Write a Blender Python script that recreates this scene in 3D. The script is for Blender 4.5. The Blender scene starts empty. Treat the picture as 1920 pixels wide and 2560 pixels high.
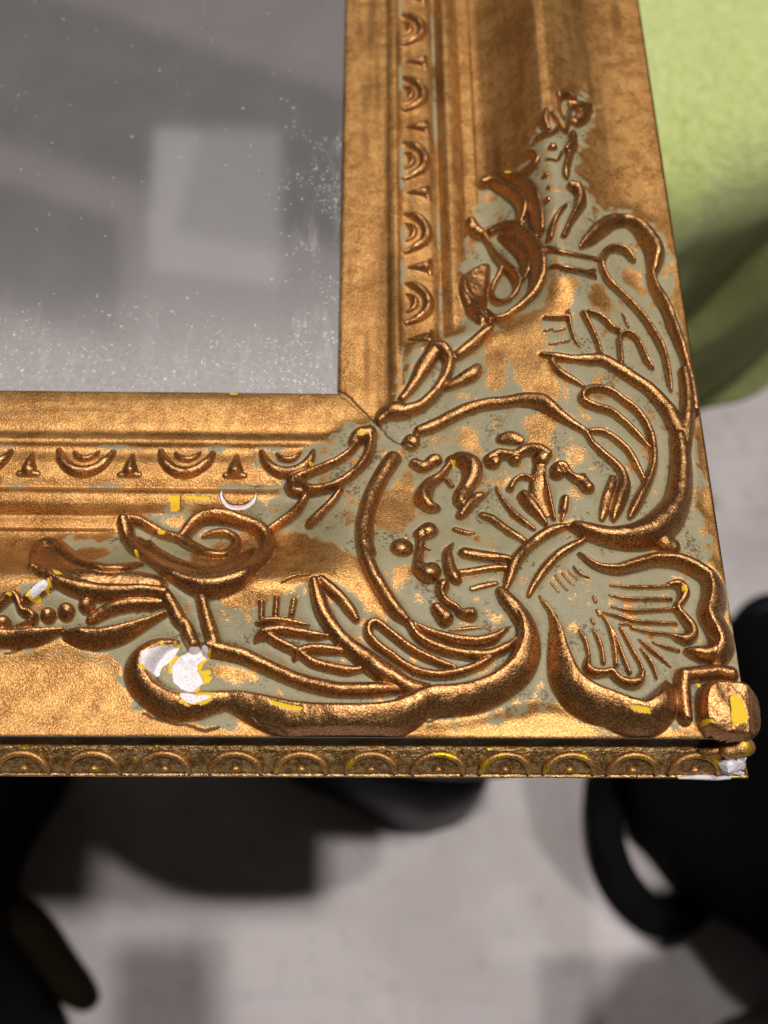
import bpy, math, random
import numpy as np
from mathutils import Vector, Matrix
R = math.radians
MM = 0.001
rng = np.random.default_rng(7)
random.seed(7)
SC = bpy.context.scene
COL = SC.collection

# ------------------------------------------------------------------ camera
CAM_F, CAM_P, CAM_Y, CAM_R = 2800.0, 0.464, -0.042, 0.045      # focal length in photo pixels, pitch, yaw, roll
CAM_POS = np.array([5.194, -119.75, 187.028])                  # millimetres
PW, PH = 1920.0, 2560.0
def rot(p, y, r):
    cx, sx, cy, sy, cr, sr = math.cos(p), math.sin(p), math.cos(y), math.sin(y), math.cos(r), math.sin(r)
    return (np.array([[cy,-sy,0],[sy,cy,0],[0,0,1]]) @ np.array([[1,0,0],[0,cx,-sx],[0,sx,cx]])
            @ np.array([[cr,-sr,0],[sr,cr,0],[0,0,1]]))
CAM_ROT = rot(CAM_P, CAM_Y, CAM_R)
cam_data = bpy.data.cameras.new('camera')
cam = bpy.data.objects.new('camera', cam_data); COL.objects.link(cam)
mw = Matrix([list(CAM_ROT[i]) + [CAM_POS[i]*MM] for i in range(3)] + [[0,0,0,1]])
cam.matrix_world = mw
cam_data.sensor_fit = 'HORIZONTAL'; cam_data.sensor_width = 36.0
cam_data.lens = CAM_F/PW*36.0
cam_data.clip_start = 0.01; cam_data.clip_end = 60
cam_data.dof.use_dof = True
cam_data.dof.focus_distance = 0.200
cam_data.dof.aperture_fstop = 20.0
SC.camera = cam

# ------------------------------------------------------------------ world, lamps, exposure
w = bpy.data.worlds.new('World'); SC.world = w; w.use_nodes = True
w.node_tree.nodes['Background'].inputs[0].default_value = (1.0, 0.82, 0.68, 1)
w.node_tree.nodes['Background'].inputs[1].default_value = 0.015
SC.view_settings.view_transform = 'Standard'; SC.view_settings.look = 'None'
SC.view_settings.exposure = 0.0; SC.view_settings.gamma = 1.0
SC.cycles.use_denoising = True
SC.cycles.max_bounces = 6
def lamp(name, direction, dist, size, power, color):
    d = bpy.data.lights.new(name, 'AREA'); d.shape = 'DISK'; d.size = size; d.energy = power; d.color = color
    o = bpy.data.objects.new(name, d); COL.objects.link(o)
    v = Vector(direction); v *= dist/v.z
    o.location = v
    o.rotation_euler = v.to_track_quat('Z', 'Y').to_euler()
    return o
lamp('ceiling_spot', (-0.08, 0.34, 1), 4.0, 0.16, 52, (1.0, 0.95, 0.93))
lamp('ceiling_spot', (0.13, -0.114, 1), 4.0, 0.16, 112, (1.0, 0.945, 0.91))
lamp('ceiling_spot', (0.37, 0.02, 1), 4.0, 0.16, 68, (1.0, 0.945, 0.915))

# ------------------------------------------------------------------ helpers
def thing(name, label, cat, loc=(0,0,0), group=None):
    o = bpy.data.objects.new(name, None); COL.objects.link(o); o.location = loc; o.empty_display_size = .01
    o['label'] = label; o['category'] = cat
    if group: o['group'] = group
    return o
def tag(o, label=None, cat=None, kind=None, group=None):
    if label: o['label'] = label
    if cat: o['category'] = cat
    if kind: o['kind'] = kind
    if group: o['group'] = group
    return o
def ray(px, py):
    px = np.asarray(px, float); py = np.asarray(py, float)
    d = np.stack([(px-PW/2)/CAM_F, -(py-PH/2)/CAM_F, -np.ones_like(px)], -1)
    return d @ CAM_ROT.T
def at(px, py, z):
    """millimetre point at height z seen at photo pixel (px, py)"""
    d = ray(px, py); t = (z-CAM_POS[2])/d[..., 2]
    return CAM_POS + d*t[..., None]
def mesh_np(name, V, F, mat, parent=None, smooth=True, normals=None, attrs=None):
    """V in metres (n,3); F (m,4) or (m,3)"""
    me = bpy.data.meshes.new(name)
    n, m, k = len(V), len(F), F.shape[1]
    me.vertices.add(n); me.vertices.foreach_set('co', V.astype(np.float32).ravel())
    me.loops.add(m*k); me.loops.foreach_set('vertex_index', F.astype(np.int32).ravel())
    me.polygons.add(m); me.polygons.foreach_set('loop_start', np.arange(0, m*k, k, dtype=np.int32))
    me.polygons.foreach_set('use_smooth', np.full(m, smooth, dtype=bool))
    me.update(calc_edges=True)
    if attrs:
        for an, av in attrs.items():
            a = me.attributes.new(an, 'FLOAT', 'POINT'); a.data.foreach_set('value', av.astype(np.float32))
    if normals is not None:
        me.normals_split_custom_set_from_vertices(normals.astype(np.float32))
    if mat: me.materials.append(mat)
    o = bpy.data.objects.new(name, me); COL.objects.link(o)
    if parent: o.parent = parent
    return o
def catmull(P, step):
    P = np.asarray(P, float)
    if len(P) == 2:
        n = max(2, int(np.linalg.norm(P[1,:2]-P[0,:2])/step)+1)
        t = np.linspace(0, 1, n)[:, None]; return P[0]*(1-t)+P[1]*t
    Q = np.vstack([2*P[0]-P[1], P, 2*P[-1]-P[-2]]); out = []
    for i in range(len(P)-1):
        p0, p1, p2, p3 = Q[i:i+4]
        n = max(2, int(np.linalg.norm(p2[:2]-p1[:2])/step)+1)
        t = np.linspace(0, 1, n, endpoint=False)[:, None]
        out.append(.5*(2*p1+(p2-p0)*t+(2*p0-5*p1+4*p2-p3)*t**2+(3*p1-p0-3*p2+p3)*t**3))
    out.append(P[-1:]); return np.vstack(out)
def tube(name, pts, rad, mat, parent=None, seg=10, closed=False, flat=1.0):
    """tube through 3D points (metres); rad scalar or list"""
    P = catmull(np.column_stack([np.asarray(pts), np.full(len(pts), rad) if np.isscalar(rad) else np.asarray(rad)]), .004 if np.max(rad) > .003 else .0008)
    r = P[:, 3]; P = P[:, :3]; n = len(P)
    T = np.gradient(P, axis=0); T /= np.linalg.norm(T, axis=1)[:, None]+1e-12
    up = np.array([0,0,1.]); A = np.cross(T, up)
    bad = np.linalg.norm(A, axis=1) < 1e-3; A[bad] = [1,0,0]
    A /= np.linalg.norm(A, axis=1)[:, None]; B = np.cross(A, T)
    a = np.linspace(0, 2*np.pi, seg, endpoint=False)
    V = P[:, None] + r[:, None, None]*(A[:, None]*np.cos(a)[None, :, None]+B[:, None]*flat*np.sin(a)[None, :, None])
    V = V.reshape(-1, 3); F = []
    for i in range(n-1):
        for j in range(seg):
            F.append((i*seg+j, i*seg+(j+1) % seg, (i+1)*seg+(j+1) % seg, (i+1)*seg+j))
    V = np.vstack([V, P[0]-T[0]*r[0]*.6, P[-1]+T[-1]*r[-1]*.6]); c0, c1 = n*seg, n*seg+1
    for j in range(seg):
        F.append((c0, (j+1) % seg, j, j)); F.append((c1, (n-1)*seg+j, (n-1)*seg+(j+1) % seg, (n-1)*seg+(j+1) % seg))
    me = bpy.data.meshes.new(name)
    me.from_pydata(V.tolist(), [], [tuple(dict.fromkeys(f)) for f in F]); me.update()
    me.polygons.foreach_set('use_smooth', np.ones(len(me.polygons), dtype=bool))
    me.materials.append(mat); o = bpy.data.objects.new(name, me); COL.objects.link(o)
    if parent: o.parent = parent
    return o

# ------------------------------------------------------------------ materials
def new_mat(name):
    m = bpy.data.materials.new(name); m.use_nodes = True
    nt = m.node_tree; nt.nodes.clear()
    out = nt.nodes.new('ShaderNodeOutputMaterial'); return m, nt, out
class NT:
    def __init__(s, nt): s.nt = nt; s.L = nt.links
    def n(s, t, **k):
        x = s.nt.nodes.new(t)
        for a, b in k.items(): setattr(x, a, b)
        return x
    def link(s, a, b): s.L.new(a, b)
    def put(s, sock, v):
        if isinstance(v, bpy.types.NodeSocket): s.link(v, sock)
        elif v is not None: sock.default_value = v
    def math(s, op, a, b=None, c=None, clamp=False):
        x = s.n('ShaderNodeMath', operation=op, use_clamp=clamp)
        s.put(x.inputs[0], a); s.put(x.inputs[1], b) if b is not None else None
        if c is not None: s.put(x.inputs[2], c)
        return x.outputs[0]
    def mix(s, f, a, b):
        x = s.n('ShaderNodeMix', data_type='RGBA'); s.put(x.inputs[0], f)
        s.put(x.inputs[6], a if isinstance(a, bpy.types.NodeSocket) else (*a, 1)); s.put(x.inputs[7], b if isinstance(b, bpy.types.NodeSocket) else (*b, 1))
        return x.outputs[2]
    def mixf(s, f, a, b):
        x = s.n('ShaderNodeMix', data_type='FLOAT'); s.put(x.inputs[0], f); s.put(x.inputs[2], a); s.put(x.inputs[3], b); return x.outputs[0]
    def noise(s, vec, scale, detail=3, rough=.55, dist=0.):
        x = s.n('ShaderNodeTexNoise'); s.link(vec, x.inputs['Vector'])
        x.inputs['Scale'].default_value = scale; x.inputs['Detail'].default_value = detail
        x.inputs['Roughness'].default_value = rough; x.inputs['Distortion'].default_value = dist
        return x.outputs['Fac']
    def step(s, v, lo, hi):
        x = s.n('ShaderNodeMapRange', interpolation_type='SMOOTHSTEP'); s.put(x.inputs[0], v)
        s.put(x.inputs[1], lo); s.put(x.inputs[2], hi); return x.outputs[0]
    def attr(s, name):
        x = s.n('ShaderNodeAttribute'); x.attribute_name = name; return x.outputs['Fac']
    def pos(s): return s.n('ShaderNodeNewGeometry').outputs['Position']
    def bump(s, h, strength, dist, normal=None):
        x = s.n('ShaderNodeBump'); s.put(x.inputs['Height'], h); x.inputs['Strength'].default_value = strength
        x.inputs['Distance'].default_value = dist
        if normal is not None: s.link(normal, x.inputs['Normal'])
        return x.outputs[0]
    def bsdf(s, color, rough, metal=0., normal=None, spec=None, sheen=None):
        x = s.n('ShaderNodeBsdfPrincipled')
        s.put(x.inputs['Base Color'], color if isinstance(color, bpy.types.NodeSocket) else (*color, 1))
        s.put(x.inputs['Roughness'], rough); s.put(x.inputs['Metallic'], metal)
        if normal is not None: s.link(normal, x.inputs['Normal'])
        if spec is not None: x.inputs['Specular IOR Level'].default_value = spec
        if sheen: x.inputs['Sheen Weight'].default_value = sheen
        return x.outputs[0]

def gilt_material(name, masked=True, dark=0.0):
    m, nt, out = new_mat(name); q = NT(nt); p = q.pos()
    n_big = q.noise(p, 90, 4, .6); n_mid = q.noise(p, 420, 4, .6, .3); n_fine = q.noise(p, 3200, 2, .6); n_grain = q.noise(p, 7000, 1, .5)
    # bronze paint, rubbed unevenly, with fine flakes
    tone = q.math('ADD', q.math('MULTIPLY', n_mid, .5), q.math('MULTIPLY', n_big, .5))
    g1 = q.mix(q.step(tone, .42, .58), (.345, .158, .042), (.53, .278, .088))
    g2 = q.mix(q.math('MULTIPLY', q.step(n_fine, .50, .68), .55), g1, (.86, .54, .21))
    g3 = q.mix(q.math('MULTIPLY', q.step(n_fine, .50, .34), .45), g2, (.16, .065, .018))
    rgh = q.mixf(n_mid, .38 + dark*.1, .52)
    bmp = q.bump(n_grain, .35, .0001, q.bump(n_fine, .58, .00018, q.bump(n_mid, .10, .0005)))
    gold_metal = .80
    if masked:
        nn0 = q.math('SUBTRACT', q.math('ADD', n_fine, n_mid), 1.)
        G = q.attr('gilt'); CW = q.attr('chip_white'); CY = q.attr('chip_yellow'); D = q.attr('dirt_shade'); RL = q.attr('relief')
        WR = q.attr('wear_shade'); g3 = q.mix(q.math('MULTIPLY', q.step(q.math('ADD', WR, q.math('MULTIPLY', nn0, 1.2)), .0, 2.2), .62), g3, (.135, .062, .018))
        g3 = q.mix(q.math('MULTIPLY', RL, .85), g3, q.mix(q.step(n_fine, .38, .64), (.235, .104, .036), (.62, .335, .140)))
        rgh = q.mixf(RL, rgh, q.mixf(n_mid, .32, .45))
        nn = q.math('MULTIPLY', q.math('SUBTRACT', q.math('ADD', q.math('MULTIPLY', n_fine, .55), q.math('MULTIPLY', n_mid, .75)), .65), 1.5)
        gm = q.step(q.math('ADD', G, q.math('MULTIPLY', nn, 1.25)), .30, .72)
        # aged olive paint
        v0 = q.mix(n_big, (.225, .200, .112), (.290, .260, .155))
        v1 = q.mix(q.math('MULTIPLY', q.step(n_mid, .52, .70), .35), v0, (.125, .098, .055)); v1 = q.mix(q.math('MULTIPLY', q.step(n_fine, .58, .72), .30), v1, (.06, .045, .025))
        speck = q.step(q.math('MULTIPLY', q.noise(p, 1500, 3, .7), q.noise(p, 160, 2, .5)), .315, .375)
        v2 = q.mix(q.math('MULTIPLY', speck, .8), v1, (.075, .042, .016))
        gfleck = q.step(q.noise(p, 2300, 2, .5), .70, .74)
        v2 = q.mix(gfleck, v2, (.5, .32, .12))
        col = q.mix(gm, v2, g3)
        dirt_shade = q.math('MULTIPLY', q.step(q.math('ADD', D, q.math('MULTIPLY', q.math('SUBTRACT', n_fine, .5), 1.2)), .25, .95), .85)
        col = q.mix(dirt_shade, col, (.035, .020, .010))  # darkens cracks, grime and the painted contact shade
        cy = q.step(q.math('ADD', CY, q.math('MULTIPLY', nn, .5)), .45, .55)
        cw = q.step(q.math('ADD', CW, q.math('MULTIPLY', nn, .25)), .47, .53)
        col = q.mix(cy, col, (.72, .47, .02)); 
        wc = q.mix(q.step(n_fine, .35, .6), (.60, .57, .58), (.80, .77, .80))
        col = q.mix(cw, col, wc)
        chip = q.math('MAXIMUM', cy, cw)
        metal = q.math('MULTIPLY', q.math('MULTIPLY', gm, q.mixf(RL, gold_metal, .95)), q.math('SUBTRACT', 1., q.math('MAXIMUM', chip, q.math('MULTIPLY', dirt_shade, .8))))
        rough = q.mixf(gm, .50, rgh); rough = q.mixf(chip, rough, .7)
        q.link(q.bsdf(col, rough, metal, bmp, .35), out.inputs[0])
    else:
        g3 = q.mix(q.step(q.noise(p, 260, 3, .6), .60, .63), g3, (.66, .43, .02))
        q.link(q.bsdf(g3, rgh, gold_metal, bmp), out.inputs[0])
    return m
M_GILT = gilt_material('gilded_relief')
def simple(name, c1, c2, scale, rough, bump=0., bscale=None, bdist=.001, metal=0, sheen=None, spec=None):
    m, nt, out = new_mat(name); q = NT(nt); p = q.pos()
    col = q.mix(q.step(q.noise(p, scale, 4, .6), .3, .7), c1, c2)
    nb = q.bump(q.noise(p, bscale or scale*3, 4, .6), bump, bdist) if bump else None
    q.link(q.bsdf(col, rough, metal, nb, spec, sheen), out.inputs[0]); return m
M_PLASTER = simple('bare_white_plaster', (.62,.59,.60), (.80,.77,.80), 700, .8, .5, 1500, .0004)
M_BLACK = simple('black_fabric', (.004,.004,.005), (.007,.007,.009), 30, .8, .4, 500, .002, spec=.06)
M_BLACKG = simple('black_leather', (.004,.004,.006), (.005,.006,.010), 25, .42, .3, 60, .004, spec=.14)
M_SHOE = simple('dark_brown_suede', (.010,.007,.003), (.015,.010,.005), 20, .9, spec=.05)
M_BROWN = simple('dark_wood', (.022,.014,.009), (.038,.024,.015), 12, .6, .2)

# ------------------------------------------------------------------ moulding profile: u = distance from the mirror opening
PU = np.array([0, .25, .8, 4, 7.5, 9.3, 9.9, 10.8, 11.8, 12.5, 12.8, 14.0, 16.5, 19.0, 20.6, 21.2, 21.5, 22.3, 23.6, 25.2, 26.4, 26.75, 27.0, 28.5, 29.5, 29.75, 30.0, 31.0, 33.0, 35.0, 36.5, 38.0, 39.5, 41.0, 42.4, 43.6, 45.0, 46.5, 48.5, 51., 54., 58., 62., 66., 68.8, 69.6, 70.])
PZ = np.array([-.5, -.1, .12, .38, .30, .05, .15, .75, 1.05, .72, .30, -.05, .35, .20, -.45, -.75, -.45, .75, 1.45, .95, -.35, -1.0, -1.15, -1.0, -1.0, -1.3, -1.75, -1.7, -.9, .5, 1.8, 3.3, 5.1, 7.1, 9.0, 10.0, 10.2, 9.7, 8.6, 7.3, 5.95, 4.55, 3.85, 3.60, 3.68, 3.65, 3.4])
PU_F = np.arange(-2, 90, .05)
def pchip(x, y, xi):
    h = np.diff(x); d = np.diff(y)/h; m = np.zeros_like(y)
    s = (d[:-1]*d[1:] > 0); w1 = 2*h[1:]+h[:-1]; w2 = h[1:]+2*h[:-1]
    with np.errstate(divide='ignore', invalid='ignore'): mm = (w1+w2)/(w1/d[:-1]+w2/d[1:])
    m[1:-1] = np.where(s, mm, 0); m[0] = d[0]; m[-1] = d[-1]
    i = np.clip(np.searchsorted(x, xi)-1, 0, len(x)-2); t = (xi-x[i])/h[i]
    return ((1+2*t)*(1-t)**2*y[i]+t*(1-t)**2*h[i]*m[i]+t*t*(3-2*t)*y[i+1]+t*t*(t-1)*h[i]*m[i+1])
PROF = pchip(PU, PZ, np.clip(PU_F, 0, 70))
kk = np.exp(-.5*(np.arange(-60, 61)*.05/1.3)**2); kk /= kk.sum()
PROF_S = np.convolve(np.pad(PROF, 60, mode='edge'), kk, 'valid')
k2 = np.exp(-.5*(np.arange(-20, 21)*.05/.10)**2); k2 /= k2.sum()
PROF = np.convolve(np.pad(PROF, 20, mode='edge'), k2, 'valid')
kw = np.exp(-.5*(np.arange(-200, 201)*.05/3.6)**2); kw /= kw.sum()
PROF_W = np.convolve(np.pad(np.interp(PU_F, [0, 12.6, 30, 42, 47, 58, 70], [.5, .9, 5.0, 8.4, 8.3, 5.4, 3.9]), 200, mode='edge'), kw, 'valid')
def prof(u): return np.interp(u, PU_F, PROF)
def prof_s(x, y):
    u = np.clip(np.maximum(x, -y), 0, 70); al = np.where(x > -y, (y-9)/17., (-x+4)/14.); al = np.clip(al, 0, 1); wv = 1-al*al*(3-2*al)
    return np.interp(u, PU_F, PROF_S)*(1-wv)+(np.interp(u, PU_F, PROF_W)+.2)*wv
def place(px, py, dz=0., smooth=True):
    """millimetre point on the moulding surface (raised by dz) seen at a photo pixel"""
    px = np.asarray(px, float); py = np.asarray(py, float)
    z = np.full(px.shape, 3.)
    for _ in range(40):
        p = at(px, py, z); u = np.maximum(p[..., 0], -p[..., 1]); z = .65*z+.35*((prof_s(p[..., 0], p[..., 1]) if smooth else prof(np.clip(u, 0, 70)))+dz)
    return at(px, py, z)
PXMM = 13.6
# ------------------------------------------------------------------ relief grid
STEP = .16
X0, X1, Y0, Y1 = -78., 80., -80., 140.
NX, NY = int((X1-X0)/STEP)+1, int((Y1-Y0)/STEP)+1
gx = X0+np.arange(NX)*STEP; gy = Y0+np.arange(NY)*STEP
GX, GY = np.meshgrid(gx, gy)                      # [iy, ix]
U = np.maximum(GX, -GY)
def blur(A, s):
    r = int(3*s/STEP)+1; k = np.exp(-.5*(np.arange(-r, r+1)*STEP/s)**2); k /= k.sum()
    fy = np.fft.rfftfreq(NY); fx = np.fft.rfftfreq(NX)
    B = np.fft.irfft(np.fft.rfft(A, axis=0)*np.exp(-2*(np.pi*fy*s/STEP)**2)[:, None], NY, axis=0)
    return np.fft.irfft(np.fft.rfft(B, axis=1)*np.exp(-2*(np.pi*fx*s/STEP)**2)[None, :], NX, axis=1)
def raster(poly):
    """0/1 mask of a polygon in mm"""
    P = np.asarray(poly); M = np.zeros((NY, NX), bool)
    ix0 = max(0, int((P[:,0].min()-X0)/STEP)); ix1 = min(NX, int((P[:,0].max()-X0)/STEP)+2)
    iy0 = max(0, int((P[:,1].min()-Y0)/STEP)); iy1 = min(NY, int((P[:,1].max()-Y0)/STEP)+2)
    if ix1 <= ix0 or iy1 <= iy0: return M
    x = GX[iy0:iy1, ix0:ix1]; y = GY[iy0:iy1, ix0:ix1]; m = np.zeros(x.shape, bool); j = len(P)-1
    for i in range(len(P)):
        xi, yi = P[i, :2]; xj, yj = P[j, :2]
        if yi != yj: m ^= ((yi > y) != (yj > y)) & (x < (xj-xi)*(y-yi)/(yj-yi)+xi)
        j = i
    M[iy0:iy1, ix0:ix1] = m; return M
def vnoise(scale, seed):
    r = np.random.default_rng(seed); g = r.standard_normal((NY, NX)); b = blur(g, scale); return b/b.std()
CROPS = {'A':(0,1350,2.765),'B':(500,1350,2.765),'C':(900,1400,2.765),'D':(1100,200,4.1475),'E':(1140,560,4.1475),'G':(960,1100,3.318),
 'H':(1400,500,4.1475),'I':(660,1380,4.1475),'Z3':(800,800,2.370),'Z4':(1250,950,2.476),'Z5':(1150,1300,2.183),'Z6':(0,1000,2.074),
 'J':(560,940,3.95),'K':(1640,1400,3.686),'L':(1100,480,2.074),'S':(0,0,1.)}
def px(crop, pts):
    ox, oy, s = CROPS[crop]; P = np.asarray([p[:2] for p in pts], float); return P[:, 0]/s+ox, P[:, 1]/s+oy
H = np.zeros((NY, NX)); ID = np.zeros((NY, NX), np.int16); GILT = np.zeros((NY, NX)); DIRT_SHADE = np.zeros((NY, NX))
names = {}; HB = np.zeros((NY, NX))     # best single-stroke height, for ids
def window(x0, x1, y0, y1):
    a = max(0, int((x0-X0)/STEP)); b = min(NX, int((x1-X0)/STEP)+2); c = max(0, int((y0-Y0)/STEP)); d = min(NY, int((y1-Y0)/STEP)+2)
    return slice(c, d), slice(a, b)
def apply(win, h, sid, gilt=1.0, k=.12):
    global H
    a = H[win]; H[win] = np.where(h > 0, np.maximum(a, h)+k*np.exp(-np.abs(a-h)/ (2*k))*(np.minimum(a, h) > .02)*.6, a)
    own = h > np.maximum(HB[win], .06); ID[win] = np.where(own, sid, ID[win]); HB[win] = np.maximum(HB[win], h)
    GILT[win] = np.maximum(GILT[win], np.clip(h/.12, 0, 1)*gilt)
def stroke_mm(name, P, wl, wr, h, p=.70, gilt=1.0, neg=False):
    """P (n,3): x, y, scale in mm. wl/wr half widths left and right of travel (as the photo shows them)"""
    P = catmull(P, .28); P[:, 2] = np.clip(P[:, 2], .05, 9)
    m = max(wl, wr)*P[:, 2].max()+.3
    win = window(P[:,0].min()-m, P[:,0].max()+m, P[:,1].min()-m, P[:,1].max()+m)
    x = GX[win]; y = GY[win]; best = np.zeros(x.shape)
    if x.size == 0: return
    for i in range(len(P)-1):
        ax, ay, ka = P[i]; bx, by, kb = P[i+1]; dx, dy = bx-ax, by-ay; L2 = dx*dx+dy*dy
        if L2 < 1e-9: continue
        mr = max(wl, wr)*max(ka, kb)+.2
        ox = int(round((X0-gx[win[1]][0])/STEP)); 
        i0 = max(0, int((min(ax,bx)-mr-x[0,0])/STEP)); i1 = min(x.shape[1], int((max(ax,bx)+mr-x[0,0])/STEP)+2)
        j0 = max(0, int((min(ay,by)-mr-y[0,0])/STEP)); j1 = min(x.shape[0], int((max(ay,by)+mr-y[0,0])/STEP)+2)
        if i1 <= i0 or j1 <= j0: continue
        xs = x[j0:j1, i0:i1]; ys = y[j0:j1, i0:i1]
        t = np.clip(((xs-ax)*dx+(ys-ay)*dy)/L2, 0, 1)
        ex = xs-ax-t*dx; ey = ys-ay-t*dy; d = np.sqrt(ex*ex+ey*ey)
        side = (dx*ey-dy*ex) > 0            # left of travel (y up world, photo not mirrored)
        k = ka+(kb-ka)*t; ww = np.where(side, wl, wr)*k
        tt = np.clip(d/ww, 0, 1); hh = h*k**.8*(1-tt*tt)**p
        best[j0:j1, i0:i1] = np.maximum(best[j0:j1, i0:i1], hh)
    if name is None: return win, best
    sid = len(names)+1; names[sid] = name; apply(win, best, sid, gilt)
def S(name, crop, wd, pts, h=None, p=.56, hf=.85, gilt=1.0):
    """stroke traced in a crop of the photograph; wd half width in crop pixels or (left, right)"""
    s = CROPS[crop][2]; wl, wr = (wd if isinstance(wd, tuple) else (wd, wd)); wl = 1.13*wl/s/PXMM; wr = 1.13*wr/s/PXMM
    if h is None: h = min(hf*(wl+wr)/2, 2.2)
    h = h*(1.28 if h < 2 else 1.12)
    k = np.array([q[2] if len(q) > 2 else 1. for q in pts])
    X, Y = px(crop, pts); P = place(X, Y, h*.6*k)
    stroke_mm(name, np.column_stack([P[:, 0], P[:, 1], k]), wl, wr, h, p, gilt)
def pad(name, crop, pts, h, edge, dz=None, gilt=1.0, tilt=0):
    X, Y = px(crop, pts); P = place(X, Y, h*.6 if dz is None else dz)
    m = raster(P); B = blur(m.astype(float), edge*.5); v = np.clip((B-.08)/.84, 0, 1); v = h*(v*v*(3-2*v))
    sid = len(names)+1; names[sid] = name; apply((slice(0, NY), slice(0, NX)), v, sid, gilt)
def bead(crop, x, y, r, h=None, name='bead'):
    s = CROPS[crop][2]; S(name, crop, r, [(x, y), (x+r*.05, y)], h if h else r/s/PXMM*.95, .6)

# ---- corner block and its bracket
S('corner_bracket','K',64,[(280,1440,.9),(262,1300,1),(255,1150,1),(262,1060,1)],1.7)
S('corner_bracket','K',60,[(262,1050,1),(400,1035,1),(560,1020,1),(700,1040,1.1)],1.7)
# ---- right lobe of the shell
S('shell_rim','Z5',(30,26),[(648,188,.3),(740,245,.6),(850,262,.85),(960,235,1.05),(1080,205,1.2),(1200,215,1.3),(1290,252,1.4),(1360,300,1.4)],2.2)
S('shell_rim','K',(150,62),[(440,130,.7),(500,210,.9),(505,330,1),(475,480,1),(540,620,1),(585,730,1),(560,820,.9)],3.0,.85)
S('shell_rim','K',(60,60),[(590,800,1.2),(480,850,1.1),(380,850,.9),(290,845,.5)],2.2)
S('shell_hook','Z5',22,[(1140,352,.6),(1195,345,1.1),(1228,385,1.3),(1212,435,1),(1190,475,.9),(1225,525,1.1),(1265,575,1.2),(1270,620,1.3),(1225,645,1.2),(1165,632,.6)],1.3)
for q in ([(820,360,.5),(950,366),(1140,362)],[(812,413,.4),(930,430),(1150,432)],[(830,475,.5),(930,495),(1050,495),(1180,482)],[(780,503,.4),(860,525,.9),(960,553),(1175,566)],
          [(935,592,.6),(1030,612),(1190,632)],[(1050,672,.5),(1120,695),(1190,714)],[(975,655,.5),(1030,700),(1085,745),(1145,805,.5)],[(985,705,.5),(1030,760),(1060,815),(1070,870,.6)],
          [(755,492,.4),(800,555,.8),(825,620),(845,700),(850,790)],[(650,605,.5),(685,660),(700,720),(705,765)],[(722,598,.5),(755,650),(775,710),(782,780)],
          [(775,525,.4),(835,610),(870,690),(895,760),(925,830,1.2)],[(875,590,.7),(915,660),(950,730),(985,790),(1000,850)],[(870,570,.5),(920,570,.6),(960,600,.5)]):
    S('shell_rib','Z5',11,q,.62,.8)
S('shell_hook','Z5',20,[(700,755,.7),(700,800,1.1),(735,828,1.1),(790,830,.9),(830,825,1),(870,865,1),(930,885,1.2),(980,875,1.1),(998,830,.7)],1.3)
for q in ([(1320,160),(1372,222)],[(1350,112),(1385,160),(1432,212)],[(1398,98),(1435,140),(1475,175)],[(1440,82),(1470,110),(1505,138)]): S('hatch_line','C',7,q,.22,.8)
S('shell_rib','C',10,[(1475,50,.6),(1510,90),(1578,124,.6)],.5)
S('shell_rib','C',12,[(1240,255,.6),(1285,320,1),(1355,390,.9)],.5)
for x,y in ((1615,260),(1600,410),(1640,350)): S('gilt_fleck','C',10,[(x,y),(x+14,y+30)],.3)
# ---- left lobe of the shell
S('shell_rim','Z5',(36,120),[(470,455,.12),(510,520,.2),(548,600,.4),(572,680,.6),(600,770,.8),(650,860,1),(740,925,1.05),(840,965,1),(930,995,1.05),(1010,1010,1.05),(1075,975,.9),(1105,915,.35)],3.4,.85)
# ---- tie bands across the stem
S('stem_band','G',40,[(1010,1235,.45),(1040,1140,.9),(1090,1010,1.1),(1180,890,1.1),(1290,800,1.1),(1400,740,1),(1530,712,.5)],1.15)
S('stem_band','G',36,[(1200,1295,.45),(1250,1190,.8),(1330,1070,1),(1430,960,1),(1530,892,1),(1650,832,.7)],1.05)
# ---- right swirl
S('scroll','Z4',(70,70),[(470,900,.5),(560,925,.75),(700,955,.9),(840,950,1.1),(960,905,1.3),(1050,830,1.3),(1108,730,1.1),(1132,600,1),(1130,470,.9),(1110,350,.75)],2.9,.8)
S('scroll','Z4',60,[(940,930,.8),(1010,985,1),(1070,1020,.8)],2.0)
S('leaf_stem','L',(36,36),[(1250,1240,1.4),(1190,1130,1.2),(1110,1035,1),(1020,970,1),(930,910,1),(850,866,.9),(780,862,.9),(700,862,.65),(600,850,.6),(528,842,.35)],1.4)
S('leaf_rim','H',(68,52),[(1425,2150,.9),(1400,1950,.9),(1360,1760,.9),(1310,1600,.9),(1265,1460,1),(1205,1300,1),(1130,1120,1),(1040,960,1),(985,860,.9),(955,760,.8)],1.9)
S('leaf_rim','Z4',44,[(1150,-60,.9),(1170,60,1),(1170,200,1.1),(1150,330,1.1),(1140,460,1)],2.0)
S('leaf_tip','H',(80,80),[(960,780,.55),(985,650,1.0),(1000,500,1.35),(930,360,1.35),(810,240,1.1),(680,190,.9),(540,205,1.0),(420,270,1.1),(330,360,.9),(260,430,.6),(205,505,.25)],2.4,.8)
S('leaf_curl','H',40,[(765,625,.7),(730,560,1),(670,505,1),(590,488,.9),(510,505,.9),(455,560,1),(440,650,1),(470,745,1),(520,835,1),(600,925,.9),(700,1025,.9),(800,1125,.9),(900,1240,.9),(980,1360,.9),(1045,1480,.9),(1090,1600,.85),(1120,1750,.8),(1140,1880,.7),(1150,1990,.35)],1.45)
S('tie_bar','E',34,[(920,262,1),(1100,290,.9),(1280,335,.8),(1450,358,.8)],.6)
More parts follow.
